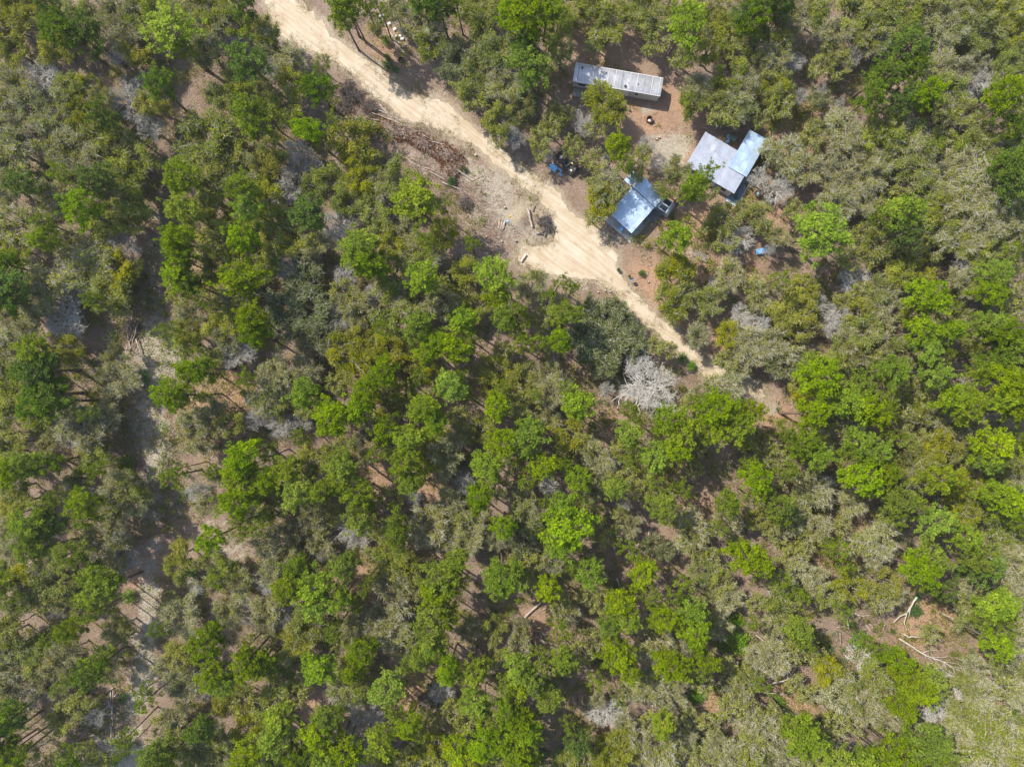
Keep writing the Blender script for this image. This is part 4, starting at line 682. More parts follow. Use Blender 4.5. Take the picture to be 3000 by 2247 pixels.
def mobile_home():
    Hh = 3.1; c, a, L, Wd = rect_frame((1687,184), (1944,229), (1682,237), Hh)
    r = empty("mobile_home", (c[0], c[1], 0), a, "long single-wide mobile home with weathered, shade-mottled white ribbed roof", "mobile home")
    rf = roof_mesh(L, Wd, Hh - .12, .1, .18, 40, 8, .05).obj("roof", M['roof_home'], r)
    for i in range(12):
        x = -L / 2 + (i + .6) * L / 12; sm = MB(); yy = np.linspace(-Wd / 2 + .02, Wd / 2 - .02, 9)
        sm.tube(np.stack([np.full(9, x) + RS.normal() * .02, yy, Hh - .12 + .18 * (1 - (2 * yy / Wd) ** 2) + .03], 1), [.035] * 9, 5); sm.obj("seam", M['white'] if i % 3 else M['board'], r)
    w_ = MB(); w_.box((0, 0, 1.72), (L - .16, Wd - .16, 2.3)); w_.obj("wall", M['beige'], r)
    s = MB(); s.box((0, 0, .28), (L - .3, Wd - .3, .56)); s.obj("skirting", M['board'], r)
    y = -(Wd - .16) / 2
    for x, ww, hh in ((-L / 2 + 1.9, 2.1, 1.0), (L / 2 - 3.6, .5, .9), (-1.2, 1.1, .9)):
        fr = MB()
        for dx, dz, sx, sz in ((0, hh / 2 + .04, ww + .16, .08), (0, -hh / 2 - .04, ww + .16, .08), (-ww / 2 - .04, 0, .08, hh), (ww / 2 + .04, 0, .08, hh)): fr.box((x + dx, y - .03, 1.9 + dz), (sx, .07, sz))
        o = fr.obj("window", M['white'], r); g = MB(); g.box((x, y - .012, 1.9), (ww, .02, hh)); g.obj("pane", M['glass'], o)
    d = MB(); d.box((1.6, y - .025, 1.6), (.9, .05, 2.0)); d.obj("door", M['white'], r)
    for x, yy, q in ((-L / 2 + 1.15, .75, .16), (-L / 2 + 3.4, -.95, .26), (1.3, -.9, .2), (1.75, -.35, .07), (-2.0, .6, .1), (3.2, -.3, .08)):
        v = MB(); zc = Hh - .12 + .18 * (1 - (2 * yy / Wd) ** 2); v.tube([(x, yy, zc - .06), (x, yy, zc + .16), (x, yy, zc + .18)], [q, q, q * .8], 10); v.obj("vent", M['burnt'], r)
    g = MB(); g.box((0, -Wd / 2 - .03, Hh - .16), (L, .05, .09)); g.box((0, Wd / 2 + .03, Hh - .16), (L, .05, .09)); g.obj("trim", M['white'], r)
    p = empty("wooden_porch", (*(c + np.array([cos(a), sin(a)]) * (-L / 2 + 1.9) + np.array([sin(a), -cos(a)]) * (Wd / 2 + .75)), 0), a, "weathered grey board porch under the mobile home's wide window", "porch")
    dk = MB()
    for i in range(9): dk.box((0, -.6 + i * .15, .55), (3.1, .12, .04))
    dk.obj("deck", M['board'], p)
    for x in (-1.45, 1.45):
        for yy in (-.58, .58): q = MB(); q.box((x, yy, .26), (.1, .1, .53)); q.obj("leg", M['board'], p)
    st = MB(); st.box((0, -.85, .16), (1.0, .3, .32)); st.obj("step", M['board'], p)
mobile_home()

def shed():
    Hh = 3.0; c, a, L, Wd = rect_frame((1882,516), (1785,625), (1948,574), Hh)
    r = empty("open_shed", (c[0], c[1], 0), a, "open shed under a blue-grey galvanised roof in dappled shade", "shed")
    up = MB()
    # lower sheet and the upper sheet that overlaps it along the seam
    lo = roof_mesh(L * .74, Wd, Hh - .12, .05, .10, 30, 16, .06, False); o = lo.obj("roof", M['roof_shed'], r); o.location = (L * .13, 0, 0)
    hi = roof_mesh(L * .30, Wd + .06, Hh + .06, .05, .10, 14, 16, .06, False); o2 = hi.obj("roof", M['roof_shed'], r); o2.location = (-L * .35, 0, 0)
    cp = MB(); cp.box((-L * .2, 0, Hh + .03), (.1, Wd + .1, .06)); cp.box((L / 2 + .02, 0, Hh - .14), (.05, Wd, .1)); cp.obj("roof_trim", M['greymetal'], r)
    for x in (-L / 2 + .3, -L * .2, L * .15, L / 2 - .3):
        for y in (-Wd / 2 + .2, Wd / 2 - .2): q = MB(); q.tube([(x, y, 0), (x, y, Hh - .2)], [.07, .07], 8); q.obj("post", M['board'], r)
    bw = MB(); bw.box((-.6, -Wd / 2 + .35, 1.35), (L * .75, .06, 2.7)); bw.box((-L / 2 + .45, 0, 1.35), (.06, Wd - .9, 2.7)); bw.obj("wall", M['board'], r)
    rf = MB()
    for x in np.linspace(-L / 2 + .3, L / 2 - .3, 7): rf.box((x, 0, Hh - .27), (.06, Wd - .3, .12))
    rf.obj("rafter", M['board'], r)
    pad = MB(); pad.box((.4, .3, .03), (L + .4, Wd + 1.1, .1)); o = pad.obj("concrete_pad", M['concrete']); o.location = (c[0], c[1], 0); o.rotation_euler.z = a; tag(o, "concrete floor pad under and beside the galvanised shed", "concrete pad")
    # small lean-to strip at the upper left corner
    c2, a2, L2, W2 = rect_frame((1862,502), (1833,532), (1872,512), 2.5)
    r2 = empty("lean_to", (c2[0], c2[1], 0), a2, "small pale lean-to roof at the galvanised shed's upper corner", "lean-to")
    roof_mesh(L2, W2 + .7, 2.45, .04, .12, 8, 6, .05, False).obj("roof", M['roof_shed'], r2)
    for x in (-L2 / 2 + .1, L2 / 2 - .1):
        for y in (-W2 / 2, W2 / 2): q = MB(); q.tube([(x, y, 0), (x, y, 2.4)], [.05, .05], 6); q.obj("post", M['board'], r2)
    # stored table and tubs at the dark lower left end
    tb = empty("work_table", (*W(1822, 668), .08), a + .1, "dark work table under the shed's lower left end", "table")
    q = MB(); q.box((0, 0, .8), (1.5, .7, .05)); q.obj("table_top", M['bluetin'], tb)
    for x in (-.65, .65):
        for y in (-.28, .28): q = MB(); q.box((x, y, .38), (.06, .06, .78)); q.obj("leg", M['board'], tb)
shed()

def camper():
    Hc = 2.5; a_ = np.array(W(1927, 608, Hc)[:2]); b_ = np.array(W(1949, 577, Hc)[:2])
    u = (b_ - a_); Wd = np.linalg.norm(u); u /= Wd; out = np.array([u[1], -u[0]]); Lv = 3.2
    mid = (a_ + b_) / 2; vis = 2.05; c = mid + out * (vis - Lv / 2); a = math.atan2(out[1], out[0])
    r = empty("camper_van", (c[0], c[1], .08), a, "silver camper with two dark roof panels nosing out of the shed", "camper")
    import bmesh
    bm = bmesh.new()
    prof = [(-Lv / 2, .45), (-Lv / 2, 2.3), (-Lv / 2 + .1, 2.4), (Lv / 2 - .45, 2.4), (Lv / 2 - .08, 2.05), (Lv / 2, 1.6), (Lv / 2, .6), (Lv / 2 - .15, .45)]
    vs = [[bm.verts.new((x, y, z)) for x, z in prof] for y in (-Wd / 2, Wd / 2)]
    bm.faces.new(vs[0]); bm.faces.new(vs[1][::-1])
    for i in range(len(prof)): bm.faces.new((vs[0][i], vs[1][i], vs[1][(i + 1) % 8], vs[0][(i + 1) % 8]))
    bmesh.ops.recalc_face_normals(bm, faces=bm.faces); me = bpy.data.meshes.new("body"); bm.to_mesh(me); bm.free(); me.materials.append(M['silver'])
    o = bpy.data.objects.new("body", me); C.objects.link(o); o.parent = r; bevel(o, .06)
    x0 = Lv / 2 - vis
    for y in (-Wd * .24, Wd * .24):
        q = MB(); q.box((x0 + .78, y, 2.415), (1.2, Wd * .38, .03)); q.obj("roof_panel", M['glass'], r)
    q = MB(); q.box((x0 + .08, 0, 2.45), (.1, Wd + .05, .1)); q.box((x0 + .78, 0, 2.43), (1.3, .06, .06)); q.obj("roof_rail", M['white'], r)
    for y in (-Wd / 2, Wd / 2):
        q = MB(); q.box((x0 + .9, y, 1.75), (.95, .03, .5)); q.obj("window", M['glass'], r)
        q = MB(); q.box((Lv / 2 - .09, y * .62, .85), (.2, .24, .14)); q.obj("tail_light", M['rust'], r)
        for x in (-Lv / 2 + .5, Lv / 2 - .75):
            w_ = MB(); s = 1 if y > 0 else -1; w_.tube([(x, y - s * .2, .36), (x, y + s * .02, .36)], [.36, .36], 16); o = w_.obj("wheel", M['black'], r)
            w2 = MB(); w2.tube([(x, y + s * .02, .36), (x, y + s * .03, .36)], [.19, .17], 12); w2.obj("rim", M['silver'], o)
    q = MB(); q.box((Lv / 2 + .03, 0, .6), (.1, Wd * .96, .16)); q.obj("bumper", M['white'], r)
    # ribbed ramp deck next to it
    d = empty("ribbed_ramp", (*W(1917, 630), 0), a + pi / 2, "dark ribbed metal ramp deck leaning beside the silver camper", "ramp")
    dm = MB()
    for i in range(14): dm.box((-1.0 + i * .155, 0, .75), (.11, 1.7, .05))
    dm.obj("deck", M['greymetal'], d)
    q = MB(); q.box((0, -.86, .74), (2.25, .07, .1)); q.box((0, .86, .74), (2.25, .07, .1)); q.obj("frame", M['greymetal'], d)
    for x in (-1, 1):
        for y in (-.8, .8): q = MB(); q.box((x, y, .35), (.08, .08, .7)); q.obj("leg", M['greymetal'], d)
camper()

def house():
    Hh = 3.2; c, a, L, Wd = rect_frame((2010,484), (2152,567), (2067,386), Hh)
    r = empty("tin_roofed_house", (c[0], c[1], 0), a, "house with a pale L-shaped metal roof seen through thin trees", "house")
    roof_mesh(L, Wd, Hh - .15, .08, .16, 40, 24, .05, False).obj("roof", M['roof_house'], r)
    c2, a2, L2, W2 = rect_frame((2198,378), (2249,412), (2160,440), Hh + .1)
    a_ = np.array(W(2198, 378, Hh + .1)[:2]); v_ = np.array(W(2135, 487, Hh + .1)[:2]) - a_; Lw = np.linalg.norm(v_); b_ = np.array(W(2249, 412, Hh + .1)[:2]); ww = np.linalg.norm(b_ - a_)
    cw = (a_ + b_) / 2 + v_ / 2; rel = cw - c; lx = rel[0] * cos(a) + rel[1] * sin(a); ly = -rel[0] * sin(a) + rel[1] * cos(a)
    wing = roof_mesh(Lw, ww, Hh + .06, .06, .12, 30, 12, .07, False).obj("wing_roof", M['roof_shed'], r); wing.location = (lx, ly, 0); wing.rotation_euler.z = math.atan2(v_[1], v_[0]) - a
    w_ = MB(); w_.box((0, 0, 1.45), (L - .5, Wd - .5, 2.9)); w_.box((lx + .02, ly + Wd * .22, 1.4), (ww - .5, Lw * .45, 2.8)); w_.obj("wall", M['white'], r)
    for x in (-L * .3, 0, L * .3):
        q = MB(); q.box((x, -(Wd - .5) / 2 - .02, 1.6), (1.0, .06, .9)); f = q.obj("window", M['dark'], r)
        q = MB(); q.box((x, -(Wd - .5) / 2 - .03, 1.12), (1.15, .1, .06)); q.obj("sill", M['board'], f)
    q = MB(); q.box((L * .15 + .4, -(Wd - .5) / 2 - .025, 1.05), (.9, .06, 2.05)); q.obj("door", M['board'], r)
    q = MB(); q.box((L / 2 - .2, Wd * .1, 1.0), (.07, 1, 2.0)); q.obj("door", M['board'], r)
    # blue-grey slab porch behind the lower right end
    p = empty("porch_slab", (*(c + np.array([cos(a), sin(a)]) * (L / 2 + .9)), 0), a, "blue-grey porch slab in shade at the pale house's lower end", "porch slab")
    q = MB(); q.box((-.2, -.8, .08), (2.0, Wd - .4, .16)); q.obj("slab", M['slab'], p)
    q = MB(); q.box((.78, -.8, .2), (.1, Wd - .4, .1)); q.box((-.2, -Wd / 2 - .55, .2), (1.8, .1, .1)); q.obj("curb", M['white'], p)
    # metal sheets leaning in the crook of the L
    for px, py, w2, h2, rz, lb in ((2140, 407, 1.5, .8, -.35, "larger blue-grey metal sheet in the crook of the L-shaped roof"), (2129, 418, .7, .6, .6, "smaller blue-grey metal sheet in the crook of the L-shaped roof")):
        t = MB()
        for i in range(6): t.box((-w2 / 2 + (i + .5) * w2 / 6, 0, .55 + .02 * (i % 2)), (w2 / 6 - .01, h2, .02))
        for i in (-1, 1):
            for j in (-1, 1): t.box((i * w2 * .42, j * h2 * .4, .27), (.06, .06, .54))
        o = t.obj("metal_sheet", M['roof_shed']); o.location = W(px, py); o.rotation_euler.z = rz; tag(o, lb, "metal sheet")
house()

# ------------------------------------------------------------------ yard things
def ring(mb, R, r0, h, n=22, z=0):
    a = np.arange(n) * 2 * pi / n; o = []
    for rr2, zz in ((R, z), (R, z + h), (R - r0, z + h), (R - r0, z + .02)): o.append(np.stack([np.cos(a) * rr2, np.sin(a) * rr2, np.full(n, zz)], 1))
    V = np.vstack(o); f = [(k * n + i, k * n + (i + 1) % n, (k + 1) * n + (i + 1) % n, (k + 1) * n + i) for k in range(3) for i in range(n)]
    mb.add(V, f, smooth=False)
fr = empty("fire_ring", (*W(1901, 353), 0), 0, "rusty round steel fire ring with ashes in the orange yard", "fire ring")
q = MB(); ring(q, .52, .05, .75); q.obj("drum", M['rust'], fr)
q = MB(); q.tube([(0, 0, .05), (0, 0, .22)], [.46, .44], 16); q.obj("charcoal", M['black'], fr)
q = MB()
for i in range(7): q.box((random.uniform(-.12, .2), random.uniform(-.32, 0), .27 + i * .012), (.28, .16, .03), random.random() * 3)
q.obj("ashes", M['white'], fr)
tb = empty("round_tub", (*W(2253, 583), 0), 0, "round white open tub on the orange straw right of the house", "tub")
q = MB(); ring(q, .58, .1, .5); q.obj("rim", M['white'], tb); q = MB(); q.tube([(0, 0, .03), (0, 0, .12)], [.48, .47], 16); q.obj("floor", M['board'], tb)
gr = empty("barrel_grill", (*W(2217, 571), 0), radians(60), "grey barrel grill on legs between the house and the white tub", "grill")
q = MB(); q.tube([(-.5, 0, .8), (-.46, 0, .8), (.46, 0, .8), (.5, 0, .8)], [.2, .3, .3, .2], 14); q.obj("barrel", M['silver'], gr)
for x in (-.4, .4):
    for y in (-.25, .25): q = MB(); q.tube([(x, y, 0), (x, y * .7, .62)], [.025, .025], 5); q.obj("leg", M['burnt'], gr)
q = MB(); q.box((0, .42, .7), (.8, .25, .03)); q.obj("shelf", M['burnt'], gr)
bt = empty("bench_table", (*W(2228, 738), 0), radians(10), "blue-topped plank table in shade below the pale house", "table")
for i in range(5): q = MB(); q.box((0, -.36 + i * .18, .75), (1.9, .16, .04)); q.obj("plank", M['bluetin'], bt)
for x in (-.75, .75):
    for y in (-.35, .35): q = MB(); q.box((x, y, .37), (.08, .08, .74)); q.obj("leg", M['board'], bt)
pc = empty("wooden_crate_frame", (*W(2052, 752), 0), radians(-28), "weathered slatted grey wooden rack half hidden under oaks", "slatted rack")
q = MB()
for i in range(10): q.box((-1.1 + i * .25, 0, .42), (.12, 1.0, .04))
q.obj("slats", M['board'], pc); q = MB()
for y in (-.48, .48): q.box((0, y, .34), (2.5, .08, .12))
q.obj("rail", M['board'], pc)
for x in (-1.15, 1.15):
    for y in (-.45, .45): q = MB(); q.box((x, y, .15), (.08, .08, .3)); q.obj("leg", M['board'], pc)
# wrecked car
def wreck():
    r = empty("wrecked_car", (*W(1661, 479), .05), radians(-53), "burnt-out stripped dark car full of scrap beside the road", "car")
    q = MB()
    for y in (-.85, .85): q.box((0, y, .55), (4.0, .08, .5)); q.box((0, y * .9, .32), (3.6, .1, .12))
    for x in (-2, 2): q.box((x, 0, .5), (.08, 1.7, .5))
    q.box((0, 0, .3), (3.8, 1.6, .05)); q.obj("body", M['burnt'], r)
    q = MB()
    for x, z in ((-.9, 1.3), (.55, 1.3)):
        q.box((x, 0, z), (.07, 1.4, .07))
        for y in (-.7, .7): q.tube([(x, y, z), (x + (-.35 if x < 0 else .5), y * 1.15, .8)], [.035, .035], 5)
    for y in (-.7, .7): q.box((-.17, y, 1.3), (1.5, .06, .06))
    q.obj("roof_frame", M['greymetal'], r)
    q = MB(); q.box((1.35, 0, .82), (1.0, 1.45, .04), .05, .06); q.obj("hood", M['burnt'], r)
    for x in (-1.3, 1.25):
        for y in (-.85, .85):
            w_ = MB(); w_.tube([(x, y - .11, .3), (x, y + .11, .3)], [.3, .3], 14); o = w_.obj("wheel", M['black'], r); w2 = MB(); w2.tube([(x, y - .12, .3), (x, y + .12, .3)], [.16, .16], 10); w2.obj("rim", M['greymetal'], o)
    for x in (-.3, .3): q = MB(); q.box((x * 1.2, .38 * (1 if x > 0 else -1), .6), (.5, .5, .35)); q.obj("seat", M['dark'], r)
    for nm, p, d, m_ in (("yellow_case", (.75, .45, .78), (.6, .2, .16), 'yellow'), ("scrap_block", (-1.2, -.3, .6), (.45, .4, .3), 'concrete'), ("scrap_block", (-1.2, .35, .55), (.4, .4, .3), 'rust'), ("scrap_block", (1.5, -.4, .95), (.3, .25, .2), 'white'), ("scrap_block", (1.65, .3, .93), (.25, .25, .15), 'silver')):
        q = MB(); q.box(p, d, random.random()); o = q.obj(nm, M[m_], r)
wreck()
def sheet(px, py, L, w_, rz, lb, m_='bluetin', z=.25, nm="roofing_sheet", cat="metal sheet"):
    q = MB(); n = max(3, int(w_ / .12))
    for i in range(n): q.box((0, -w_ / 2 + (i + .5) * w_ / n, z + .03 * (i % 2) + .03 * math.sin(i)), (L, w_ / n, .025))
    q.box((L * .3, 0, z / 2), (.2, w_ * .6, z - .03)); q.box((-L * .3, 0, z / 2), (.2, w_ * .6, z - .03))
    o = q.obj(nm, M[m_]); x, y, _ = W(px, py); o.location = (x, y, float(height(np.array([x]), np.array([y]))[0])); o.rotation_euler.z = radians(rz); tag(o, lb, cat); return o
sheet(1621, 492, 1.25, .95, -38, "largest blue ribbed sheet beside the wrecked car")
sheet(1641, 500, .75, .3, -50, "narrow blue sheet scrap next to the largest blue sheet")
sheet(1642, 512, .6, .28, -55, "lowest blue sheet scrap below the wrecked car", z=.15)
sheet(1758, 616, .7, .35, -40, "blue scrap on the sand left of the galvanised shed", z=.2)
sheet(1770, 461, .5, .35, 60, "blue scrap under the pine above the galvanised shed", z=.3)
sheet(1935, 552, .4, .3, -40, "blue scrap at the galvanised shed's right corner", z=.3)
sheet(1770, 545, .8, .5, -35, "grey roofing scrap left of the small lean-to", 'roof_shed', .4)
sheet(1852, 822, .42, .2, 10, "flat blue pan beside the black tub", z=.08)
sheet(1487, 650, .35, .3, 30, "small blue-grey box lid on the pale sand", z=.12)
def tubthing(px, py, R, h, m_, nm, lb, cat):
    q = MB(); ring(q, R, .05, h); q.tube([(0, 0, .02), (0, 0, h * .45)], [R * .9, R * .9], 14); o = q.obj(nm, M[m_]); x, y, _ = W(px, py); o.location = (x, y, float(height(np.array([x]), np.array([y]))[0])); tag(o, lb, cat)
tubthing(1861, 833, .27, .3, 'black', "black_tub", "round black tub on orange straw beside the track", "tub")
tubthing(1850, 815, .1, .2, 'white', "small_bucket", "small white bucket just above the blue pan", "bucket")
tubthing(1176, 179, .42, .5, 'black', "black_tub", "black tub in the weeds below the white blocks", "tub")
tubthing(1845, 326, .14, .35, 'burnt', "small_bucket", "small dark bucket left of the rusty fire ring", "bucket")
# stumps, cut blocks
def stump(px, py, R, lb, m_='wlog'):
    r = empty("cut_stump", (*W(px, py), float(height(np.array([W(px, py)[0]]), np.array([W(px, py)[1]]))[0])), 0, lb, "stump")
    q = MB(); q.tube([(0, 0, -.1), (.02, 0, .15), (0, .02, .34)], [R * 1.3, R, R * .95], 10); q.obj("bark", M['dlog'], r)
    q = MB(); q.tube([(0, .02, .335), (0, .02, .36)], [R * .85, R * .85], 10); q.obj("cut_face", M[m_], r)
for a in ((1751, 857, .15, "left one of three cut stumps below the road bend"), (1772, 852, .16, "middle one of three cut stumps below the road bend"), (1787, 855, .15, "right one of three cut stumps below the road bend"),
          (1898, 827, .14, "pale cut stump right of the black tub"), (1864, 947, .15, "pale cut stump at the live oaks' edge by the track"), (1393, 456, .2, "dark stump between the brush and the road"), (1479, 609, .18, "dark stump in the middle of the pale sand"), (1511, 707, .14, "white-topped stump left below the burn pile"),
          (1923, 410, .16, "left one of two cut blocks below the fire ring"), (1930, 405, .16, "right one of two cut blocks below the fire ring"), (1418, 657, .12, "small dark stump left of the short thick logs"), (1470, 709, .13, "small stump under the edge of the oak scrub"), (2016, 855, .12, "tiny pale stump under the oaks right of the track")): stump(*a)
# pale blocks and low timber frame beside the road at the top
Z2 = lambda x, y: (1080 + x / 9.206, 20 + y / 9.206)
for i, (x, y, s) in enumerate([(300,290,.6),(400,350,.5),(435,310,.45),(560,475,.62),(710,630,.6),(885,670,.4),(740,840,.55),(860,815,.5),(910,895,.6),(320,410,.6),(380,235,.5)]):
    q = MB(); q.box((0, 0, .2), (s * .8, s * .6, .35)); q.box((0, 0, .41), (s * .7, s * .4, .02)); o = bevel(q.obj("pale_block", M['block']), .03); wx, wy, _ = W(*Z2(x, y)); o.location = (wx, wy, float(height(np.array([wx]), np.array([wy]))[0])); o.rotation_euler.z = random.random()
    tag(o, "", "block", "pale blocks by the road"); want_label(o, *Z2(x, y), "pale square block")
# a heap of logs, poles and fallen trees ------------------------------------------------
def log(pts, r0, r1, m_='log', nm="fallen_log", desc="grey fallen pole", group="fallen poles and logs", lift=.0, forks=(), cat="log", label=None):
    P = []
    for x, y in pts:
        wx, wy, _ = W(x, y); P.append((wx, wy, float(height(np.array([wx]), np.array([wy]))[0]) + r0 + lift))
    P = np.array(P); n = max(4, len(P) * 3); t = np.linspace(0, 1, n); s = np.concatenate([[0], np.cumsum(np.linalg.norm(np.diff(P, axis=0), axis=1))]); s /= s[-1]
    Q = np.stack([np.interp(t, s, P[:, i]) for i in range(3)], 1); Q[1:-1] += RS.normal(size=(n - 2, 3)) * np.array([.03, .03, .02])
    c = Q.mean(0); c[2] = 0; mb = MB(); mb.tube(Q - c, np.linspace(r0, r1, n), 7)
    for f in forks:
        P2 = np.array([(*W(x, y)[:2], float(height(np.array([W(x, y)[0]]), np.array([W(x, y)[1]]))[0]) + r0 + lift + .12 * i) for i, (x, y) in enumerate(f)]); mb.tube(branch_pts(P2[0], P2[-1], 4, .05) - c if len(P2) == 2 else P2 - c, np.linspace(r1 * 1.2, r1 * .5, 4 if len(P2) == 2 else len(P2)), 5)
    o = mb.obj(nm, M[m_]); o.location = c
    if label: tag(o, label, cat)
    else: tag(o, desc, cat, group); mx, my = pts[len(pts) // 2]; want_label(o, (pts[0][0] + pts[-1][0]) / 2, (pts[0][1] + pts[-1][1]) / 2, desc)
    return o
Za = lambda L: [[(950 + x / 4.915, 230 + y / 4.915) for x, y in l] for l in L]
for i, l in enumerate(Za([[(690,390),(800,530)],[(800,380),(940,560)],[(690,510),(930,600)],[(680,600),(900,640)],[(700,630),(860,680)],[(1000,520),(1140,600)],[(930,590),(1190,690)],[(1060,620),(1220,630)],[(870,440),(990,590)],[(560,470),(700,540)],[(1080,790),(1180,840),(1300,860)],[(930,840),(1100,880)],[(1300,840),(1500,900)],[(1500,900),(1720,960)],[(1420,820),(1560,890)],[(1300,920),(1430,960)],[(1740,1060),(1775,1230)],[(1000,1060),(1200,1170)],[(1240,1160),(1440,1250)],[(1210,1180),(1400,1290)],[(1440,1290),(1810,1420)],[(1520,1350),(1740,1470)],[(1700,1510),(1980,1610)],[(1900,1320),(2120,1470)],[(1840,1420),(2000,1490)],[(360,500),(520,610)],[(970,880),(1050,930)],[(340,320),(420,180)],[(360,300),(440,200)],[(150,240),(300,300)],[(740,450),(900,520)],[(980,550),(1100,640)],[(820,560),(1000,620)],[(1150,840),(1250,800)],[(1600,980),(1700,1120)]])):
    log(l, .06 + .03 * random.random(), .035, random.choice(['log', 'wlog', 'log']), desc="grey roadside pole", group="poles in the roadside brush pile", lift=random.random() * .5)
Zb = lambda L: [[(1330 + x / 5.02, 450 + y / 5.02) for x, y in l] for l in L]
for l in Zb([[(30,250),(280,410)],[(20,370),(130,420)],[(0,500),(250,610)],[(20,700),(270,880)],[(50,880),(270,1110)],[(230,1140),(490,1200)],[(490,1210),(440,1280)],[(240,1150),(520,1360)],[(230,900),(295,1040)],[(280,400),(420,330)],[(560,1350),(690,1370)],[(180,660),(100,760)],[(170,950),(230,890)],[(500,1530),(420,1600)],[(680,1270),(790,1350)]]): log(l, .09, .05, random.choice(['log', 'dlog', 'log']), desc="thin pole", group="poles on the cleared ground")
for i, (x, d) in enumerate(((660, 0), (690, 10), (715, 20), (735, 5))): log(Zb([[(x + 15, 1000 + d), (x - 8, 1110 + d)]])[0], .15, .13, 'log', desc="short thick log lying among four", group="four short thick logs")
Zg = lambda l: [(1480 + x / 9.204, 580 + y / 9.204) for x, y in l]
for l in ([(960,920),(1130,840)],[(840,1000),(1010,980)],[(1060,1070),(1100,930)],[(830,460),(900,580)],[(1100,850),(1190,880)],[(930,930),(1000,1000)],[(790,600),(860,680)],[(900,700),(1120,760)],[(860,640),(980,860)],[(1100,680),(1120,800)]): log(Zg(l), .1, .06, 'dlog', desc="charred pole", group="charred poles of the burn pile", lift=.1 + random.random() * .4)
log(Zb([[(1080,820),(1150,1090)]])[0], .2, .15, 'log', label="thick brown log on the sand mound by the burn pile", lift=.3)
log(Zb([[(1060,1490),(985,1600)]])[0], .22, .18, 'wlog', label="sand-coloured log at the plaza's left edge")
log(Zb([[(1190,770),(1160,860)]])[0], .13, .1, 'dlog', label="dark stub log above the burn pile")
sheet(1495, 635, .5, .2, 20, "orange plank scrap on the pale sand", 'yellow', .1, "plank", "plank")
Zc = lambda L: [[(300 + x / 5.523, 860 + y / 5.523) for x, y in l] for l in L]
for l in Zc([[(340,470),(470,895)],[(610,480),(470,780)],[(590,540),(490,890)],[(500,280),(490,480)],[(440,870),(410,960)],[(480,510),(560,550)],[(570,740),(640,980)],[(430,480),(450,740)],[(100,680),(230,780)]]): log(l, .12, .06, random.choice(['wlog', 'log']), desc="pole of the V heap", group="poles of the V-shaped heap", lift=random.random() * .5)
Zd = lambda L: [[(260 + x / 5.773, 1960 + y / 5.773) for x, y in l] for l in L]
for l in Zd([[(430,300),(250,420)],[(385,350),(370,590)],[(370,590),(390,930)],[(430,340),(410,600)],[(410,600),(430,930)],[(340,450),(365,620),(380,800)],[(480,420),(420,470)],[(270,570),(440,600)],[(410,950),(410,1130)],[(350,910),(130,1040)],[(330,1230),(160,1370)],[(530,960),(430,980)],[(150,850),(0,900)]]): log(l, .11, .06, random.choice(['wlog', 'log']), desc="pole of the bundle", group="poles of the lower left bundle", lift=random.random() * .4)
Ze = lambda l: [(2440 + x / 3.602, 1640 + y / 3.602) for x, y in l]
log(Ze([(670,810),(800,890),(900,960),(1000,1000),(1110,1040),(1220,1110),(1400,1190)]), .17, .05, 'wlog', "fallen_tree", label="long bleached white fallen trunk with branches, lower right", cat="fallen tree", lift=.9,
    forks=[Ze([(900,955),(990,920),(1050,925)]), Ze([(1000,1000),(1100,995),(1160,980)]), Ze([(1110,1040),(1150,1110)]), Ze([(1110,1040),(1250,1060),(1370,1110)]), Ze([(1220,1110),(1260,1210)]), Ze([(1000,1000),(1060,1060)]), Ze([(1180,1080),(1330,1120),(1420,1190)]), Ze([(930,970),(940,1010)])])
log(Ze([(715,765),(780,800),(800,785),(910,800)]), .13, .07, 'wlog', "fallen_branch", label="short white forked branch above the long bleached trunk", cat="fallen branch", lift=.8)
log(Ze([(850,370),(790,470),(750,540),(670,580)]), .19, .08, 'wlog', "fallen_tree", label="forked Y-shaped pale dead trunk on orange straw", cat="fallen tree", lift=1., forks=[Ze([(750,540),(715,640),(740,720)]), Ze([(790,470),(760,580)]), Ze([(670,580),(600,640)])])
log(Ze([(1120,550),(1300,640),(1550,770)]), .2, .13, 'log', "fallen_tree", label="straight grey fallen trunk across the orange clearing", cat="fallen tree", lift=.1)
log(Ze([(1270,330),(1420,400),(1570,490)]), .2, .13, 'log', "fallen_tree", label="straight grey fallen trunk above the orange clearing", cat="fallen tree", lift=1.2)
log(Ze([(70,150),(100,270),(150,430)]), .2, .1, 'log', "fallen_tree", label="bent grey fallen trunk left of the dead clearing", cat="fallen tree", lift=.8, forks=[Ze([(70,180),(20,240)])])
log(Ze([(640,20),(720,60),(800,100)]), .25, .2, 'log', "fallen_tree", label="stout broken trunk under the pines above the clearing", cat="fallen tree", lift=.8)
log(Ze([(1440,1180),(1560,1270),(1670,1390)]), .15, .08, 'wlog', "fallen_tree", label="thin white fallen trunk nearest the lower right corner", cat="fallen tree", lift=1.)
log(Ze([(400,1030),(510,1100)]), .2, .18, 'log', "fallen_tree", label="short grey trunk below the lime saplings", cat="fallen tree", lift=.2)
for l in ([(670,1210),(665,1320),(640,1410)],[(200,550),(280,580),(380,575)],[(150,710),(130,600),(190,560)],[(250,680),(300,760)],[(340,680),(400,750)],[(370,670),(460,750)],[(490,480),(430,550)],[(540,680),(520,740)],[(160,870),(250,1020)],[(60,760),(70,880)],[(380,290),(460,280)],[(240,1000),(300,1110)],[(30,700),(120,690)],[(130,900),(220,990)],[(1900,1700),(1800,1590)]): log(Ze(l), .10, .05, random.choice(['wlog', 'log']), "fallen_branch", "crooked dead branch", "dead branches lower right", .4, cat="fallen branch")
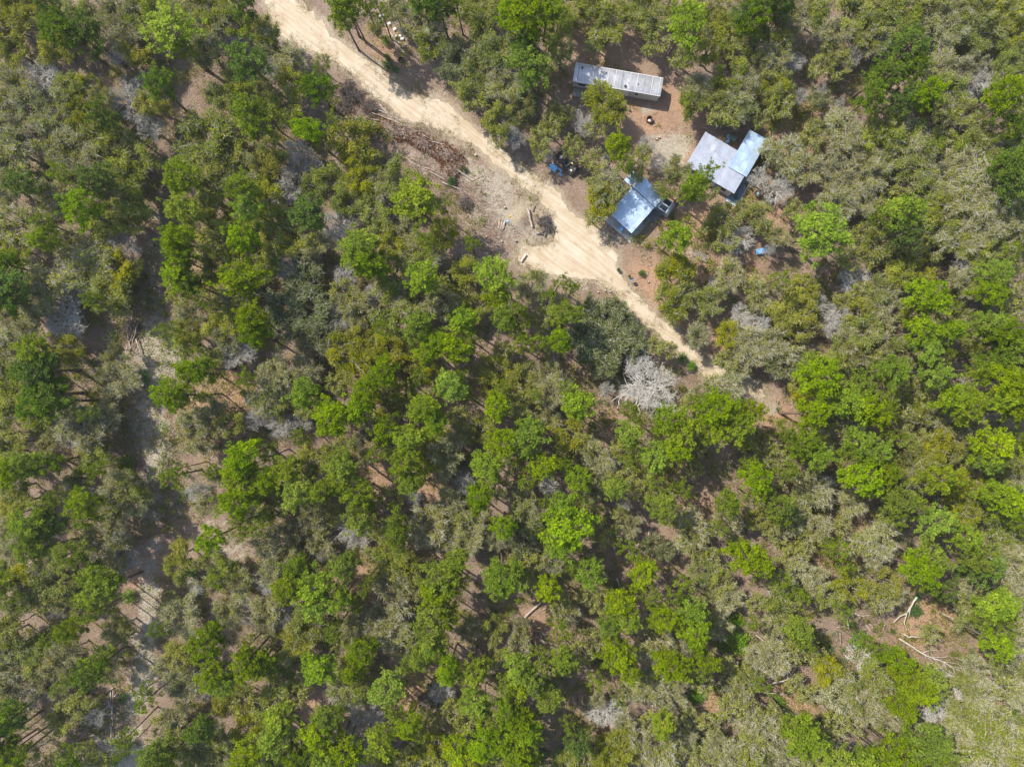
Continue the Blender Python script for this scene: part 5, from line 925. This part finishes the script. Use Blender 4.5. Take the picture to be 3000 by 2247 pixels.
Zf = lambda l: [(1500 + x / 10.355, 1740 + y / 10.355) for x, y in l]
log(Zf([(870,230),(480,570),(210,850)]), .13, .1, 'wlog', label="straight pale fallen log on orange ground, lower middle", lift=.5)
log(Zf([(1100,380),(680,660)]), .08, .05, 'log', label="thin brown pole beside the straight pale log")
log(Zf([(720,1100),(900,1120),(950,1200),(1080,1340)]), .09, .04, 'wlog', "fallen_branch", label="upper white forked branch below the straight pale log", cat="fallen branch", lift=.4, forks=[Zf([(950,1200),(1100,1190)])])
log(Zf([(850,1170),(930,1400),(1080,1430),(1220,1500)]), .09, .04, 'wlog', "fallen_branch", label="lower white bent branch below the straight pale log", cat="fallen branch", lift=.4, forks=[Zf([(930,1400),(1020,1540)])])
for l in ([(2125,1997),(2172,2012),(2230,2022),(2300,2028)],[(2252,1998),(2300,1985),(2328,1945)],[(2333,1975),(2340,1995),(2358,1982)],[(2290,2070),(2350,2100)],[(1860,2165),(1920,2142)],[(2210,1855),(2250,1885)],[(2945,860),(2985,842)],[(1890,1600),(1900,1550)],[(1855,1608),(1885,1568)],[(1805,1690),(1815,1720)],[(2955,1620),(2990,1580)],[(2700,855),(2660,820)],[(2735,470),(2790,455),(2825,430)],[(2750,480),(2810,480)]): log(l, .13, .07, 'wlog', "fallen_branch", "pale fallen branch", "pale fallen branches of the wood", .7, cat="fallen branch")
Z5 = lambda l: [(1900 + x / 13.8, 560 + y / 13.8) for x, y in l]
for l in ([(1230,460),(1440,590)],[(1380,400),(1700,610)],[(1480,580),(1660,670)],[(1270,710),(1530,690)],[(1280,640),(1500,650)],[(1060,515),(1260,520)]): log(Z5(l), .07, .06, 'wlog', "timber", "pale timber offcut", "timber offcuts beside the camper", .05, cat="timber")
for l in ([(280,400),(400,520)],[(480,600),(930,1110)],[(540,750),(980,1290)],[(560,270),(770,500)],[(870,610),(960,710)],[(960,1080),(1020,1030)]): log([Z2(x, y) for x, y in l], .09, .09, 'wlog', "timber", "pale rotting timber beam", "beams by the white blocks", .1, cat="timber")
# brush heaps: dry brown leaves and sticks
def brush(px, py, R, Rr, rz, n, leaf, m_, lb, h=.9, stick='dlog'):
    x, y, _ = W(px, py); z = float(height(np.array([x]), np.array([y]))[0]); r = empty("brush_heap", (x, y, z), radians(rz), lb, "brush pile")
    k = n; a = RS.rand(k) * 6.28; q = RS.rand(k) ** .7 * (.72 + .3 * np.sin(a * 2 + px) + .2 * np.sin(a * 5 + py)); A = np.stack([np.cos(a) * q * R, np.sin(a) * q * Rr, h * np.clip(1 - q ** 2, 0, 1) * RS.rand(k) + .05], 1); dr = RS.normal(size=(k, 3)) * np.array([1, .6, .25]); dr /= np.linalg.norm(dr, axis=1)[:, None]
    mb = MB(); mb.strips(A - dr * .5, A + dr * (.3 + .8 * RS.rand(k, 1)), .02 + .035 * RS.rand(k) ** 2, .5); mb.obj("sticks", M[stick], r)
    if leaf:
        k = leaf; a = RS.rand(k) * 6.28; q = np.sqrt(RS.rand(k)) * (1 + .25 * np.sin(a * 3 + px)); P = np.stack([np.cos(a) * q * R, np.sin(a) * q * Rr, h * np.clip(1 - q ** 2, 0, 1) * (.4 + .6 * RS.rand(k)) + .08], 1)
        keep = vnoise(P[:, 0] * 3, P[:, 1] * 3, 1., int(px) % 50) > .38; P = P[keep]
        mb = MB(); mb.leaves(P, .07 + .08 * RS.rand(len(P)), RS.rand(len(P)), None, .6); mb.obj("dry_leaves", M[m_], r)
brush(1601, 655, 1.25, 2.0, 35, 260, 0, 'dead', "black burnt stick pile beside the sand mound", 1.0, 'dlog')
brush(1030, 285, 2.6, 1.8, -30, 520, 250, 'dead', "dark tangled brush heap at the log pile's upper end", 1.3, 'dlog')
brush(1085, 320, 2.2, 1.2, -25, 300, 200, 'dead', "dark brush heap between the tangle and the poles", .9, 'dlog')
brush(1150, 385, 4.0, 1.6, -24, 700, 2600, 'dead', "brown-leaved brush heap in the middle of the roadside pile", .9, 'log')
brush(1235, 420, 3.4, 1.5, -28, 500, 2600, 'dead', "rust-brown leafy brush heap right of the pile's middle", .9, 'log')
brush(1315, 455, 2.8, 1.6, -25, 400, 2600, 'dead', "rust-brown leafy brush heap nearest the road", 1.0, 'log')
brush(1325, 500, 1.7, 1.9, -10, 300, 2200, 'dead', "lowest rust-brown leafy brush heap of the roadside pile", .8, 'log')
brush(1010, 330, 2.4, 1.4, -30, 300, 900, 'dead', "russet leafy brush heap left of the dark tangle", .6, 'dlog')
brush(1365, 600, 1.3, 1.6, -50, 300, 120, 'dead', "dark sparse brush heap on the cleared ground", .6, 'dlog')
brush(385, 960, 2.2, 3.0, 10, 500, 100, 'dead', "dark brush heap under the V of fallen poles", .9, 'dlog')
brush(1320, 1690, .1, .1, 0, 3, 0, 'dead', "tiny heap of dead sticks at the wood's centre", .2, 'dlog') if False else None
brush(1265, 2040, 2.6, 3.0, 60, 500, 60, 'dead', "dark dead tangle left of a silver bare tree, lower middle", 1.2, 'dlog')
brush(2690, 930, .8, .6, 0, 90, 20, 'dead', "small dead stick heap between pines at far right", .4, 'log')
brush(285, 2200, 2.4, 2.0, 30, 700, 60, 'goak', "grey dead tangle in the lower left corner area", 1.2, 'btwig')
brush(575, 1720, 1.6, 1.4, -20, 350, 60, 'goak', "pale dead root tangle right of the white sand strip", 1.1, 'btwig')
brush(2530, 1930, 3.4, 4.2, 20, 900, 150, 'dead', "wide grey tangle of dead branches, lower right clearing", .8, 'btwig')
brush(2780, 2000, 5.2, 2.6, -30, 1300, 900, 'goak', "grey-green fallen crown at the bleached trunk's tip", 1.6, 'btwig')
brush(2780, 465, 1.6, 1.2, 25, 300, 0, 'dead', "white fallen dead crown in a dark gap, upper right", 1.5, 'btwig')
flush_labels()

# thin air between the drone and the wood
hz = MB(); hz.box((0, 0, 60.5), (420, 420, 124)); ho = hz.obj("haze", []); ho['kind'] = 'stuff'
hm = bpy.data.materials.new("haze"); hm.use_nodes = True; ht = hm.node_tree; ht.nodes.clear()
pv = ht.nodes.new("ShaderNodeVolumePrincipled"); pv.inputs["Color"].default_value = (1, .98, .95, 1); pv.inputs["Density"].default_value = .00013; pv.inputs["Anisotropy"].default_value = .2
mo = ht.nodes.new("ShaderNodeOutputMaterial"); ht.links.new(pv.outputs[0], mo.inputs["Volume"]); ho.data.materials.append(hm)
